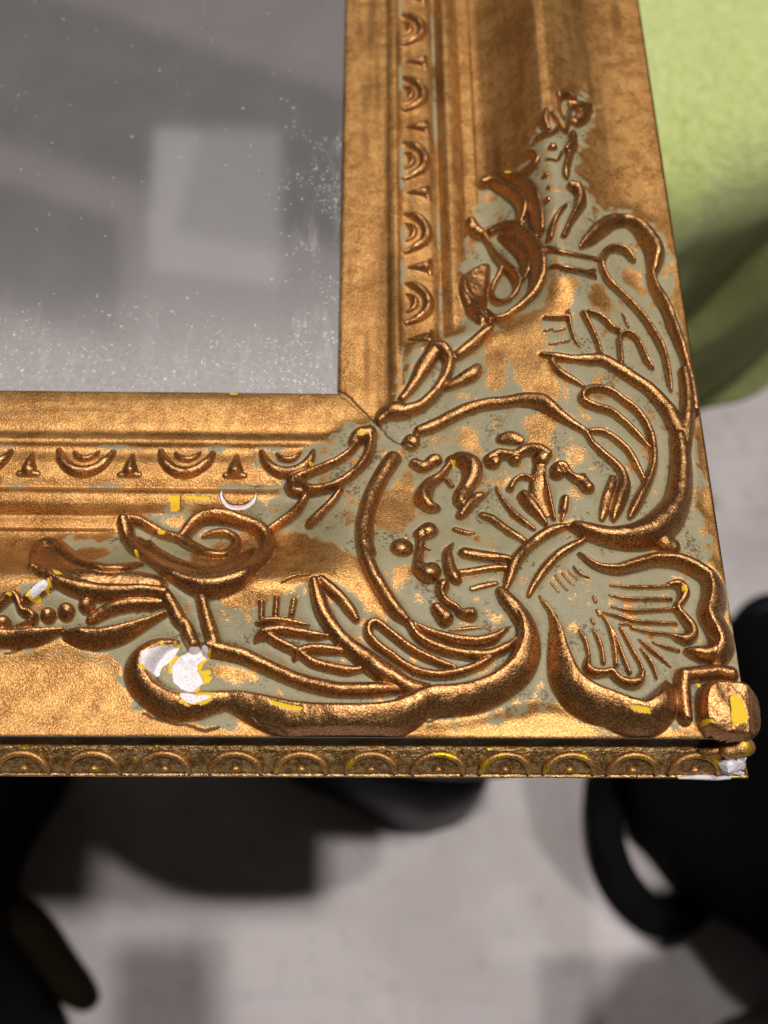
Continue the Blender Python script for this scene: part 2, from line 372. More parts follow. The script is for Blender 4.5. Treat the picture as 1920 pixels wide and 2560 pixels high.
S('tie_bar','E',30,[(985,440,.6),(1130,455,.8),(1280,490,1),(1440,535,1)],.9)
S('tie_bar','E',22,[(1330,500,.5),(1440,478,.9)],.5)
S('leaf_vein','E',22,[(1170,900,1),(1180,1000,1),(1205,1100,1),(1240,1200,.7),(1290,1280,.4)],.75)
S('leaf_vein','E',22,[(925,965,1),(1040,962,1),(1160,962,1)],.8)
for q in ([(925,1105),(1000,1085)],[(1025,1110),(1075,1095),(1125,1082)],[(975,1245),(1060,1235)],[(1095,1228),(1175,1205)]): S('leaf_vein','E',14,q,.35)
S('petal','H',30,[(430,1610,.8),(395,1480,.9),(340,1340,1),(285,1230,1.1),(240,1165,.9)],1.1)
S('petal','H',30,[(300,1160,.9),(400,1190,1),(480,1240,1.2),(550,1320,1.1),(610,1350,.9)],1.1)
S('petal','H',28,[(640,1680,1),(630,1540,1),(620,1430,1),(655,1375,1),(725,1372,1),(795,1430,1),(850,1530,1.1),(905,1650,1.1),(960,1740,.8)],1.1)
S('petal','H',18,[(640,1190,.6),(680,1250,1),(705,1310,1)],.5)
S('leaf_vein','L',18,[(580,875,.8),(620,930,1),(680,968,1),(745,1012,.5)],.7)
S('petal','Z4',24,[(925,420,.5),(850,330,.9),(770,250,.9),(690,190,1),(600,165,1),(530,132,1),(513,92,1),(545,58,1),(610,45,1),(690,60,1),(770,120,1),(850,190,1),(910,270,1),(942,350,1),(955,430,1),(952,520,1),(920,620,1.1),(880,700,1.2),(835,790,1.1),(800,855,.5)],1.2)
S('petal','Z4',22,[(535,318,.7),(600,310,.9),(670,328,1),(740,380,1),(800,440,1),(850,520,1),(893,610,.7)],1.0)
S('petal','Z4',26,[(538,325,.7),(580,390,.8),(640,445,.9),(710,505,1),(762,570,1.1),(778,640,1.3),(750,720,1.5),(720,800,1.3),(700,865,.6)],1.1)
S('petal','Z4',30,[(700,610,.8),(675,700,1.1),(650,790,1),(630,860,.6)],.8)
# ---- ring of the cartouche
S('ring_arc','Z3',40,[(590,652,.85),(660,622,1),(760,572,1),(870,522,1),(980,492,.9),(1100,478,.9),(1200,462,1),(1300,470,1.1),(1370,512,1),(1440,570,.75),(1520,622,.6),(1580,660,.5)],1.35)
bead('Z3',540,717,50)
S('ring_arc','B',44,[(1010,-330,1),(980,-260,1.1),(940,-160,1),(1120,0,1)][:0] or [(1126,-30,1),(1140,70,1),(1180,180,1),(1230,280,1),(1290,380,1),(1350,470,1),(1420,545,.7)],1.6)
S('ring_arc','Z3',48,[(432,815,1),(372,900,1),(322,1000,1),(286,1100,1),(266,1200,1),(266,1300,.95),(285,1370,.9)],1.6)
# ---- loops by the mirror corner
S('leaf_loop','Z3',34,[(500,535,1.3),(600,495,1.1),(690,410,1),(750,310,1),(765,220,1.1),(725,160,1.3),(670,150,1.2)],1.5)
S('leaf_loop','Z3',44,[(680,165,1),(630,240,1.2),(590,310,1),(550,380,.8),(490,455,.6)],1.5)
S('leaf_loop','Z3',58,[(350,590,.5),(400,530,1),(465,525,1.05)],1.9)
S('leaf_blade','Z3',40,[(790,225,.7),(870,160,1),(950,95,1),(1005,30,.7)],1.3)
S('leaf_blade','Z3',40,[(760,392,.7),(830,352,1),(900,312,1.2),(925,285,.9)],1.3)
S('leaf_loop','J',80,[(1275,640,.6),(1340,570,1.05),(1430,545,1.0)],1.9)
S('leaf_loop','J',48,[(1440,570,1.1),(1448,660,1),(1415,770,1),(1340,885,1),(1230,985,1),(1100,1062,1),(960,1102,1.05),(850,1108,1.2),(770,1070,1.2),(700,1010,1.1)],1.6)
S('leaf_loop','J',42,[(1310,655,.8),(1240,745,.9),(1120,825,1),(990,885,1),(860,935,1),(760,978,1.1),(680,1015,1.3)],1.4)
S('leaf_loop','J',75,[(665,1060,.9),(700,1120,.9),(780,1130,.6)],1.8)
S('leaf_blade','J',44,[(800,1200,.8),(740,1285,1),(650,1375,1),(560,1435,1),(470,1500,1)],1.3)
S('leaf_blade','J',46,[(1150,1130,.7),(1060,1235,.9),(960,1335,1),(855,1440,1.05)],1.4)
# ---- left scroll leaf
pad('leaf_body','Z6',[(700,790),(790,850),(900,920),(1040,950),(1160,920),(1280,850),(1330,760),(1230,800),(1150,870),(1000,880),(860,830),(770,740),(700,700)],.7,1.0)
S('leaf_curl','Z6',25,[(650,610,1),(720,620,1.1),(790,660,1),(850,690,1),(930,712,1.1),(1000,752,1.2),(1080,785,1.2),(1160,788,1.1),(1212,760,1),(1222,720,1),(1180,690,.9),(1110,690,.8),(1055,712,.4)],1.3)
S('leaf_rim','Z6',32,[(945,700,.8),(985,650,1),(1040,605,1),(1120,592,1.1),(1220,608,1.1),(1310,640,1.1),(1372,685,1.2),(1385,745,1.2),(1340,820,1.2),(1260,890,1.3),(1160,938,1.4),(1060,955,1.4),(960,928,1.2),(860,870,1.1),(780,820,1),(705,770,1),(660,700,1.1),(640,620,1.1)],1.7)
S('leaf_vein','Z6',24,[(770,735,.6),(820,785,1),(890,820,1),(960,845,1),(1050,868,1),(1130,860,.9),(1200,815,.8),(1240,760,.6)],.9)
pad('leaf_body','Z6',[(190,900),(180,800),(215,740),(280,760),(380,850),(520,900),(700,890),(850,930),(860,985),(620,985),(420,975),(290,920)],1.4,1.6)
S('leaf_rim','Z6',34,[(180,850,1),(190,780,1.1),(225,735,1.15),(290,745,1.1),(350,790,1),(430,835,1),(530,862,1),(630,866,.9),(710,850,.8)],2.0)
S('leaf_rim','Z6',36,[(265,895,.9),(320,932,1),(400,965,1.05),(500,985,1),(620,990,.9),(750,985,.8),(850,1000,.8)],1.7)
S('leaf_vein','Z6',16,[(260,770,.8),(300,830,1),(360,880,1),(430,915,.6)],.9)
S('tie_bar','A',42,[(1150,385,.9),(1190,450,1),(1230,530,1.05),(1255,570,.9)],1.3)
S('tie_bar','A',40,[(1280,580,.9),(1300,640,1.1),(1335,720,1)],1.3)
S('tie_bar','A',38,[(1385,380,.9),(1410,480,1),(1440,580,1.1),(1475,700,1.1)],1.3)
for x,y,r in ((327,513,44),(450,487,50),(593,445,47),(15,575,48)): bead('A',x,y,r)
S('small_leaf','A',36,[(622,556,.7),(700,500,1),(800,462,1),(920,442,.95),(1050,438,.85),(1140,435,.6)],1.1)
S('small_leaf','A',(40,70),[(470,640,.6),(560,640,1),(680,645,1.1),(800,625,1),(950,575,.7),(1150,500,.25)],1.9,.9)
S('small_leaf','A',(36,70),[(-60,655,1),(0,645,1),(120,645,1),(250,635,.9),(430,615,.35)],1.7,.9)
S('leaf_edge','A',26,[(-60,470,.9),(0,440,.9),(50,382,1),(100,375,1),(130,430,1),(150,485,1),(200,500,1),(228,535,1.05),(190,582,.9),(110,605,.7)],1.2)
S('small_leaf','A',36,[(185,405,.8),(265,335,1),(335,285,1.05)],1.5)
# ---- bottom swirl
S('scroll_tip','A',(46,120),[(1225,715,.15),(1130,735,.45),(1040,800,.8),(990,880,1),(1020,960,1),(1090,1030,1),(1190,1080,1),(1320,1090,.95),(1450,1080,.8),(1560,1070,.65)],3.2,.85)
S('scroll','B',(40,155),[(40,1070,.55),(200,1062,.6),(330,1075,.8),(480,1110,1),(640,1148,1.1),(820,1165,1.15),(1000,1170,1.15),(1180,1165,1.1),(1330,1145,1.0),(1430,1110,.9),(1520,1070,.75)],3.4,.85)
S('scroll','C',(44,135),[(290,960,.7),(400,930,.85),(520,900,1),(640,893,1),(760,878,1),(880,838,1),(980,778,1),(1065,700,1),(1115,600,.9),(1130,500,.7),(1112,400,.5),(1060,310,.38),(1010,255,.34),(980,220,.28)],3.1,.85)
S('leaf_stem','C',46,[(975,215,.7),(1020,265,1),(1080,340,1),(1130,440,.9)],1.3)
S('leaf_rim','B',44,[(60,738,1),(180,760,1),(300,792,1),(430,852,1),(560,912,1),(680,962,1),(820,1002,1),(960,1026,1),(1100,1030,1),(1250,1028,.9),(1390,1030,.6)],1.6)
S('leaf_stem','B',46,[(790,280,.7),(815,380,.9),(848,480,1),(900,572,1),(970,662,1),(1060,742,1.15),(1150,812,1.25),(1240,882,1.35),(1340,942,1.2),(1440,1000,1.1),(1560,1040,1.1)],1.6)
S('leaf_stem','B',36,[(840,270,.8),(920,340,1),(990,410,1),(1040,475,1),(1078,540,.7)],1.2)
for q in ([(380,700,.4),(430,645,1),(540,618,1),(660,632,1),(780,652,.9),(885,665,.4)],[(440,640,.8),(520,692,1),(620,742,1),(695,775,.8)],[(650,830,.4),(678,775,1),(760,747,1),(880,750,1),(985,762,.8)],[(700,785,.9),(780,840,1),(900,872,1),(1020,892,1),(1135,890,.5)]):
    S('petal','B',29,q,1.15)
S('leaf_vein','B',20,[(395,575,.7),(480,552,1),(600,560,1),(755,590,.4)],.8)
for q in ([(425,430),(425,530)],[(530,400),(524,510)],[(650,415),(633,515)]): S('leaf_vein','B',19,q,.6)
S('leaf_vein','B',14,[(565,295,.4),(640,252,1),(755,240,.6)],.5)
S('petal','C',27,[(655,738,.5),(520,690,.9),(400,632,1),(290,562,1),(200,490,1),(120,430,1),(70,438,1.05),(58,500,1),(110,572,1),(200,642,1),(300,710,1),(400,760,1),(520,785,1),(640,776,1),(760,747,1),(860,702,1),(935,655,.5)],1.25)
S('petal','C',31,[(350,445,.8),(400,520,.9),(500,582,1),(620,622,1),(760,646,1),(900,645,1),(1010,600,.9),(1095,530,.35)],1.25)
S('petal','C',28,[(360,430,.5),(450,480,.8),(580,522,1),(700,550,1.1),(820,558,1.1),(930,530,1),(1025,468,.35)],1.1)
S('petal','C',14,[(620,490,.4),(740,478,.8),(885,470,.4)],.3)
# ---- flower heads inside the cartouche
F_ = 'flower_petal'
S(F_,'G',52,[(262,190,.95),(330,215,1),(400,165,1.05),(428,160,1)],1.4)
S(F_,'G',62,[(550,160,.6),(640,145,.9),(725,190,1.2),(735,280,1.2),(695,360,1),(650,440,1),(640,500,.9)],1.7)
S(F_,'G',44,[(540,200,.7),(470,290,.9),(380,345,1.1),(330,440,1.5),(370,530,1.2),(440,560,.7)],1.6)
S(F_,'G',24,[(500,300,.7),(560,375,.9)],.8)
S(F_,'G',46,[(860,455,.2),(765,475,1),(695,540,1.05),(640,620,.8)],1.4)
S(F_,'G',42,[(870,150,1),(950,112,1),(1080,120,1),(1180,72,1.1),(1280,72,1.2),(1350,110,1.1)],1.25)
for x,y,r in ((905,180,58),(1090,165,44),(1305,145,62)): bead('G',x,y,r,1.3,F_)
S('flower_stem','G',55,[(1290,210,.9),(1280,320,1),(1265,420,1),(1300,520,.7),(1350,620,.5)],.6)
S('flower_stem','G',23,[(1050,395,1.3),(1085,335,1),(1150,303,1),(1215,318,1)],.9)
S('flower_stem','G',36,[(1160,450,1.2),(1220,530,1.3),(1290,612,1),(1340,690,.55)],1.2)
S('flower_stem','G',22,[(1330,290,.7),(1360,420,1),(1390,550,1),(1412,655,.7)],.9)
S('flower_stem','G',32,[(1503,485,1),(1492,575,1)],.9); S('flower_stem','G',18,[(1495,600,1),(1475,670,.6)],.4)
S(F_,'G',38,[(1440,265,1.4),(1430,220,1),(1490,212,1),(1540,280,.8),(1600,312,1),(1655,300,.8)],1.2)
S(F_,'Z3',32,[(1500,930,.6),(1550,940,1),(1590,985,1.15)],1.2)
S(F_,'Z3',42,[(1080,700,.8),(1130,695,1),(1180,712,.7)],1.0)
for q,wd in (([(930,400,.5),(980,490,.8),(1060,590,1),(1150,670,1),(1240,735,.8)],24),([(820,620,.9),(900,650,1),(990,720,1),(1080,780,1),(1165,832,.7)],35),([(590,740,1),(680,770,1),(745,778,.6)],22),
             ([(670,930,1.1),(780,950,1.1),(900,965,1),(1030,988,.7)],42),([(630,1100,.9),(760,1080,1),(900,1060,1),(1040,1060,.7)],28)): S('flower_ray','G',wd,q,wd/3.318/PXMM*1.1)
S(F_,'G',38,[(572,862,.25),(528,930,.9),(545,1040,1.2),(580,1120,1.3),(610,1170,.8)],1.1)
S(F_,'G',50,[(300,770,1.0),(370,730,1.4),(360,740,1.4)],1.3); S(F_,'G',36,[(305,800,1),(298,900,.9),(285,980,1),(290,1040,1.2)],1.1)
S(F_,'G',55,[(290,1050,.9),(370,1090,1.3),(400,1070,1.2)],1.6); S(F_,'G',20,[(330,880),(388,922,.3)],.7)
bead('G',148,880,80,1.5,'bead')
S(F_,'G',32,[(490,1200,1.5),(475,1270,1),(525,1340,.8),(600,1380,.8),(640,1430,1),(725,1432,1.5)],1.2)
S(F_,'G',48,[(440,1392,.9),(510,1465,1.2)],1.3); S('flower_ray','G',24,[(730,1240,.9),(810,1215,1),(930,1190,.7)],.4)
# ---- upper scroll leaf
pad('leaf_body','E',[(345,390),(210,450),(80,530),(45,640),(60,720),(120,860),(190,970),(270,1040),(330,980),(300,850),(320,650)],1.7,1.3)
S('leaf_body','E',(60,60),[(90,600,.7),(130,720,1),(210,820,1.1),(260,930,1),(350,1000,.7)],1.9)
S('leaf_rim','E',62,[(520,90,.7),(640,60,1),(740,140,1),(820,260,1.2),(862,400,1.2),(850,560,1.2),(790,700,1.1),(700,800,1),(600,885,.8),(500,950,.7),(400,965,.7),(320,910,.8)],2.1)
S('leaf_curl','E',40,[(290,110,1),(350,220,.8),(420,330,.9),(520,430,1),(600,500,1.05),(640,590,1),(620,690,1),(560,770,.9),(470,808,.9),(400,780,.9),(370,700,.85),(400,600,.85),(450,510,.85),(468,440,.7)],1.4)
S('leaf_curl','E',78,[(170,30,1),(255,90,.95)],1.9)
S('leaf_curl','E',32,[(360,90,.9),(450,42,1),(560,15,1),(660,22,1)],1.3)
S('leaf_vein','E',52,[(450,130,.5),(560,190,.9),(680,275,1.15),(735,375,1.15),(722,470,1),(690,560,.8)],1.2)
S('leaf_blade','E',58,[(340,1090,.9),(250,1160,1),(140,1250,1),(20,1340,1)],1.5)
S('leaf_rim','D',50,[(440,1060,1.1),(540,1040,1),(660,1100,1),(790,1185,1),(850,1290,1),(845,1400,1),(820,1480,.8)],1.7)
S('leaf_rim','D',54,[(560,970,.8),(700,990,1),(820,1035,1.2),(920,1125,1.25),(985,1260,1.25),(1018,1400,1.2),(1030,1560,1)],2.0)
S('leaf_curl','D',72,[(330,1470,1.1),(390,1560,1.1)],1.9); S('leaf_curl','D',36,[(440,1560,.8),(560,1532,1),(700,1490,1),(850,1490,1)],1.2)
S('small_leaf','D',56,[(1370,1090,1),(1440,1115,1.2),(1470,1210,1.2),(1430,1320,.85),(1360,1450,.6),(1285,1610,.55)],1.5)
S('small_leaf','D',34,[(1310,1290,.5),(1220,1390,.9),(1170,1500,1),(1140,1640,1)],1.0)
for x,y,r in ((1090,985,36),(1130,1108,28),(1110,1240,40),(1172,682,50)): bead('D',x,y,r)
S('small_leaf','D',60,[(850,955,.5),(930,900,1.1),(990,825,.9)],1.5)
S('leaf_edge','D',30,[(840,770,.6),(920,745,1),(992,782,.8)],.8)
S('leaf_edge','D',30,[(985,620,1.1),(1060,560,.9),(1150,550,.8),(1222,490,.8)],1.1)
S('bud','D',52,[(1390,560,1),(1380,650,1.1),(1320,720,.9)],1.4); S('bud','D',42,[(1365,730,.8),(1330,830,1),(1310,950,1),(1310,1020,.5)],1.2)
S('leaf_edge','D',20,[(1260,750,.8),(1215,830,.8),(1100,830,.6)],.6)
for q,wd in (([(1240,150,1),(1320,130,1.2),(1390,180,1)],55),([(1350,250,.8),(1450,262,1.3),(1560,262,.7)],60),([(1560,275,.6),(1490,360,1.1),(1410,430,.9)],75),([(1240,190,.7),(1250,270,.9),(1285,380,.7)],34),
             ([(1100,320,.9),(1085,420,1.1),(1120,500,.8)],52),([(1170,330,.8),(1225,410,.9),(1290,510,.9)],40),([(1350,290,.8),(1340,400,.8),(1310,510,.9)],36)): S('bud','D',wd*.85,q,1.1)
# ---- corner block: a boss that bulges past the edge
def boss():
    c = np.array([66.9, -65.7]); win = window(55, 80, -80, -55); x = GX[win]-c[0]; y = GY[win]-c[1]
    a = .10; xr = x*np.cos(a)-y*np.sin(a); yr = x*np.sin(a)+y*np.cos(a)
    d = (np.abs(xr/5.6)**2.8+np.abs(yr/5.1)**2.8)**(1/2.8)
    h = 4.3*np.clip((1-d)/.26, 0, 1)**.45
    facet = np.clip(3.7-.75*np.clip(xr-2.6, 0, 9)-.4*np.clip(-yr-4.0, 0, 9)+.05*yr+.08*np.sin(1.9*xr+.7)*np.sin(1.4*yr), 0, 9); h = np.minimum(h, facet)
    sid = len(names)+1; names[sid] = 'corner_boss'; apply(win, h, sid)
boss()
ORN_MAX = len(names)

# ---- egg-and-dart pieces in their channel
def egg(along, rail):
    def W(s, u): return (along+s, -u) if rail == 'h' else (u, along+s)
    k = rng.uniform(.92, 1.05, 9)
    P = [(*W(s, u), sc) for s, u, sc in ((-5.0*k[0], 13.7, .55), (-4.3, 15.6, .95), (-2.9, 17.4, 1.1), (-1.2, 18.25*1, 1.15), (.8, 18.3, 1.15), (2.7*k[1], 17.5, 1.1), (4.2, 15.9, 1.), (5.1*k[2], 14.0, .55))]
    stroke_mm('egg', np.array(P), 1.03, 1.03, 1.2)
    P = [(*W(s, u), sc) for s, u, sc in ((-2.2*k[3], 14.1, .5), (-1.1, 15.3, 1.), (.5, 15.55, 1.1), (1.7, 14.9, .9), (2.5*k[4], 13.9, .4))]
    stroke_mm('egg', np.array(P), .72, .72, .95)
def dart(along, rail):
    def W(s, u): return (along+s, -u) if rail == 'h' else (u, along+s)
    k = rng.uniform(.9, 1.1, 4)
    stroke_mm('dart', np.array([(*W(.1, 14.6), .3), (*W(0, 16.2), .65), (*W(0, 18.0), 1.1)]), 1.35*k[0], 1.35*k[0], 1.3*k[1], .8)
    stroke_mm('dart', np.array([(*W(-1.8, 18.9), .6), (*W(0, 18.6), 1.), (*W(1.8, 18.9), .6)]), .9, .9, .6, .8)
for sx in (207, 463, 718): egg(float(place(np.array([sx]), np.array([1165.]), .5, False)[0, 0]), 'h')
for sx in (-50,): egg(float(place(np.array([sx]), np.array([1165.]), .5, False)[0, 0]), 'h')
for sx in (72, 325, 588): dart(float(place(np.array([sx]), np.array([1165.]), .5, False)[0, 0]), 'h')
for sy in (-95, 69, 231, 397, 577, 754): egg(float(place(np.array([1045.]), np.array([sy*1.]), .5, False)[0, 1]), 'v')
for sy in (-10, 150, 314, 478, 664, 845): dart(float(place(np.array([1045.]), np.array([sy*1.]), .5, False)[0, 1]), 'v')

# ------------------------------------------------------------------ paint masks (olive ground, worn gilding, chips)
def poly(crop, pts, dz=.2):
    X, Y = px(crop, pts); return raster(place(X, Y, dz))
ZONE = poly('S', [(925,1052),(960,1035),(1000,985),(1010,860),(1080,845),(1100,835),(1150,830),(1168,790),(1160,740),(1150,690),(1152,600),(1165,560),(1192,520),(1195,470),(1215,440),(1290,440),(1320,395),(1335,330),(1372,290),(1395,225),(1430,212),(1462,232),(1495,262),(1478,330),(1452,380),(1448,430),(1482,470),(1492,530),(1530,522),(1560,515),(1600,528),(1650,560),(1675,620),(1690,655),(1700,720),(1690,760),
   (1715,900),(1735,1011),(1755,1192),(1751,1273),(1770,1290),(1779,1334),(1781,1386),(1803,1414),(1818,1470),(1832,1560),(1850,1640),(1868,1712),(1850,1830),(1760,1835),(1650,1800),(1560,1822),(1500,1818),(1450,1790),(1400,1768),(1350,1765),(1250,1790),(1150,1812),(1050,1815),(975,1838),(800,1842),(720,1838),(650,1800),(600,1812),(560,1818),(480,1815),(400,1800),(350,1785),(318,1765),(300,1712),(293,1675),(288,1640),(262,1642),(228,1640),(190,1628),(170,1610),(130,1625),(60,1648),(-60,1660),
   (-60,1500),(0,1490),(60,1480),(90,1445),(110,1400),(140,1350),(200,1340),(262,1345),(290,1322),(292,1285),(340,1283),(430,1276),(470,1255),(600,1268),(700,1225),(722,1200),(715,1185),(700,1178),(650,1190),(640,1130),(700,1140),(760,1125),(830,1090),(850,1060),(880,1050)], .3)
GOLD = [('I',[(-250,-200),(0,-230),(300,-250),(560,-150),(800,-20),(1030,60),(1090,160),(1230,450),(1290,640),(1240,690),(1050,640),(960,460),(800,330),(600,260),(480,330),(300,400),(170,460),(20,560),(-380,600),(-520,480),(-760,400),(-760,0)]),
 ('I',[(1290,120),(1560,160),(1560,270),(1350,350)]),('G',[(10,440),(140,300),(220,220),(265,420),(245,640),(150,780),(-60,740),(-100,600)]),('Z3',[(840,620),(930,640),(965,770),(780,750)]),
 ('Z3',[(1200,560),(1380,540),(1400,660),(1340,790),(1230,760)]),('Z3',[(990,60),(1110,100),(1100,330),(1060,440),(1000,430),(975,250)]),('Z3',[(1130,80),(1340,40),(1330,200),(1430,400),(1390,490),(1250,440),(1190,360),(1170,220)]),
 ('L',[(240,680),(520,600),(548,860),(490,980),(570,1060),(430,1040),(360,850),(300,700)]),('Z3',[(750,460),(900,425),(890,470),(780,490)]),('L',[(570,470),(640,430),(720,450),(690,560),(650,650),(535,640)]),
 ('L',[(780,480),(850,470),(895,590),(765,600)]),('L',[(920,390),(1040,410),(1085,530),(1050,550),(960,470)]),('L',[(145,220),(195,230),(195,350),(150,340)]),('C',[(390,235),(515,290),(370,345)]),
 ('B',[(80,880),(250,860),(420,930),(425,1000),(250,1000),(90,960)]),('Z3',[(135,1070),(215,1040),(190,1110),(130,1130)]),('Z3',[(640,700),(780,680),(790,720),(660,740)]),('Z3',[(1000,620),(1080,590),(1070,640),(1010,650)]),
 ('C',[(1230,770),(1330,690),(1310,740),(1250,780)]),('Z6',[(790,620),(960,600),(960,640),(850,650)]),('Z6',[(320,770),(560,760),(600,800),(480,835)]),('G',[(-140,-110),(60,80),(170,150),(130,60),(0,-60)][:0] or [(100,80),(180,90),(190,150),(130,140)]),
 ('A',[(240,450),(330,440),(640,400),(620,430),(330,470),(260,570),(480,570),(480,590),(250,590)])]
gold = np.zeros((NY, NX), bool)
for c, P in GOLD: gold |= poly(c, P)
zs = blur(ZONE.astype(float), .9)
zone = np.clip(blur(ZONE.astype(float), 1.6)*1.15-.06+.20*vnoise(.6, 21)+.10*vnoise(1.8, 22)*np.exp(-((blur(ZONE.astype(float), .8)-.5)/.3)**2), 0, 1)
ground = (1-zone)*1.6
# worn gilding on the patches and on the old ridge lines
GP = blur(gold.astype(float), .8)*1.05+.10*vnoise(.8, 31)*np.exp(-((blur(gold.astype(float), .8)-.5)/.3)**2)
ridge = np.exp(-((U-43.6)/1.8)**2)*.42
G = np.maximum(ground, np.maximum(GP*.92, ridge*zone))
# olive lines of the egg channel
inch = (U > 12.5) & (U < 21.5)
ch = np.clip(np.minimum((U-12.4)/.25, (14.2-U)/.5), 0, 1)+np.clip(np.minimum((U-20.2)/.4, (21.55-U)/.25), 0, 1)
eg = blur((inch & (ID > ORN_MAX)).astype(float), .9)
ch = np.maximum(ch, np.where(inch & (U < 18.6), np.clip(eg*2.2, 0, 1)*.62, 0))
G = np.minimum(G, 1.6-1.30*np.clip(ch, 0, 1)*(.8+.2*vnoise(2., 51))); 
G = np.maximum(G, np.clip((HB-.03)/.22, 0, 1)*np.where(ID > 0, 1.25, 0))
G += .09*vnoise(1.2, 3)*zone; G = np.maximum(G, .62*np.clip(vnoise(1.4, 33)-1.55, 0, 1)*zone)
# patina, grime and painted-in contact shade in the corner between relief and ground
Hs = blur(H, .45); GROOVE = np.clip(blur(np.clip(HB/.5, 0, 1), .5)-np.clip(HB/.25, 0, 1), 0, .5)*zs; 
DIRT_SHADE = np.clip((Hs-H)*1.5, 0, .75)*(.7+.3*np.clip(vnoise(2.5, 5), -1, 1))
DIRT_SHADE = np.maximum(DIRT_SHADE, .35*np.exp(-((U-21.35)/.2)**2)*(1-zone)); DIRT_SHADE = np.maximum(DIRT_SHADE, .55*np.exp(-((U-26.9)/.25)**2)*(1-zone)); DIRT_SHADE = np.maximum(DIRT_SHADE, .6*np.exp(-((U-29.85)/.22)**2)*(1-zone))
def crack(crop, pts, wmm, depth, d):
    X, Y = px(crop, pts); P = place(X, Y, .1, False); P[:, 2] = 1
    Q = catmull(P, .8); Q[1:-1, :2] += rng.normal(0, .09, (len(Q)-2, 2)); r = stroke_mm(None, Q, wmm, wmm, 1., .7)
    win, b = r; DIRT_SHADE[win] = np.maximum(DIRT_SHADE[win], b*d); return win, b*depth
CR = []
CR.append(crack('Z3', [(98,408),(170,450),(240,520),(330,612)], .20, .25, 1.3))
CR.append(crack('Z3', [(330,620),(380,680),(430,720),(480,752),(545,790)], .20, .35, 1.3))
CR.append(crack('G', [(725,530),(790,590),(850,680),(880,760)], .10, .08, .75))
CR.append(crack('G', [(1000,870),(1060,920),(1150,1000),(1210,1090),(1250,1140),(1300,1200),(1330,1280),(1430,1390)], .10, .08, .75))
CR.append(crack('A', [(990,1200),(1100,1240),(1200,1265),(1310,1285),(1420,1318),(1510,1295)], .22, .3, 1.2))
CR.append(crack('B', [(370,1240),(440,1290),(520,1310),(600,1345)], .25, .3, 1.2))
CR.append(crack('A', [(30,790),(90,775),(140,750)], .2, .2, 1.1))
CR.append(crack('C', [(430,1110),(480,1130),(530,1100),(640,1095)], .2, .2, 1.0))
CHW = np.zeros((NY, NX)); CHY = np.zeros((NY, NX))
def chips(arr, crop, P, dz=1.0, s=.14):
    X, Y = px(crop, P); arr += blur(raster(place(X, Y, dz)).astype(float), s)
for P, dz in (([(980,790),(1090,732),(1180,707),(1232,716),(1200,770),(1140,830),(1100,860),(1090,915),(1030,915),(985,870)],2.2),([(1180,870),(1230,800),(1320,750),(1410,735),(1447,760),(1430,800),(1360,840),(1355,890),(1390,940),(1400,980),(1320,1040),(1250,1020),(1190,970)],.9),
          ([(1240,1062),(1300,1055),(1370,1078),(1440,1068),(1470,1078),(1400,1112),(1310,1132),(1250,1098)],3.0),([(205,372),(260,300),(320,280),(340,310),(280,370),(225,402)],1.2)): chips(CHW, 'A', P, dz)
for c, P, dz in (('A',[(1350,830),(1440,762),(1455,800),(1405,850),(1385,895),(1460,888),(1458,920),(1405,925),(1472,938),(1445,980),(1400,992),(1360,930),(1340,870)],.6),('A',[(1310,1048),(1490,1062),(1480,1085),(1400,1080)],3),('A',[(1165,870),(1160,830),(1220,790),(1240,800),(1190,850),(1180,890)],.6),
          ('B',[(480,1112),(600,1148),(720,1168),(705,1192),(600,1178),(500,1148)],3),('K',[(690,1240),(760,1240),(812,1300),(850,1400),(872,1430),(840,1480),(765,1500),(730,1540),(705,1450),(698,1350)],4.2),('K',[(450,1450),(550,1455),(540,1485),(465,1492)],4.2),
          ('Z5',[(920,1020),(1030,1036),(1035,1068),(940,1052)],2.6),('Z6',[(865,490),(932,488),(930,562),(882,570),(880,520)],.8),('Z6',[(960,488),(1090,495),(1085,512),(960,505)],.8),('J',[(1328,552),(1392,560),(1385,598),(1345,600)],1.8),
          ('A',[(360,205),(400,212),(440,235),(390,245)],1.6),('A',[(930,75),(955,85),(962,120),(940,125)],1.2),('G',[(555,160),(600,170),(590,200),(560,195)],1.5),('Z5',[(1200,365),(1232,375),(1225,400),(1205,395)],1.2),('J',[(835,850),(890,845),(880,885),(840,880)],1),
          ('A',[(50,372),(90,368),(85,390),(55,392)],1.1),('J',[(50,152),(145,152),(140,182),(60,180)],.1),('D',[(650,955),(750,935),(745,975),(690,980)],1.8),('K',[(375,1130),(415,1140),(405,1175),(385,1165)],.3),('Z6',[(820,680),(862,688),(855,702),(825,698)],1.1)):
    chips(CHY, c, P, dz, .12)
# white ring left by a knock on the torus
X_, Y_ = px('Z6', [(1150,470,1),(1148,500,1),(1175,540,1),(1215,555,1),(1265,552,1),(1310,525,1),(1328,490,1)]); P_ = place(X_, Y_, 0., False); P_[:, 2] = [.5,.9,1,1,1,1,.6]
wn, bb = stroke_mm(None, P_, .36, .36, 1., .5); CHW[wn] = np.maximum(CHW[wn], bb)

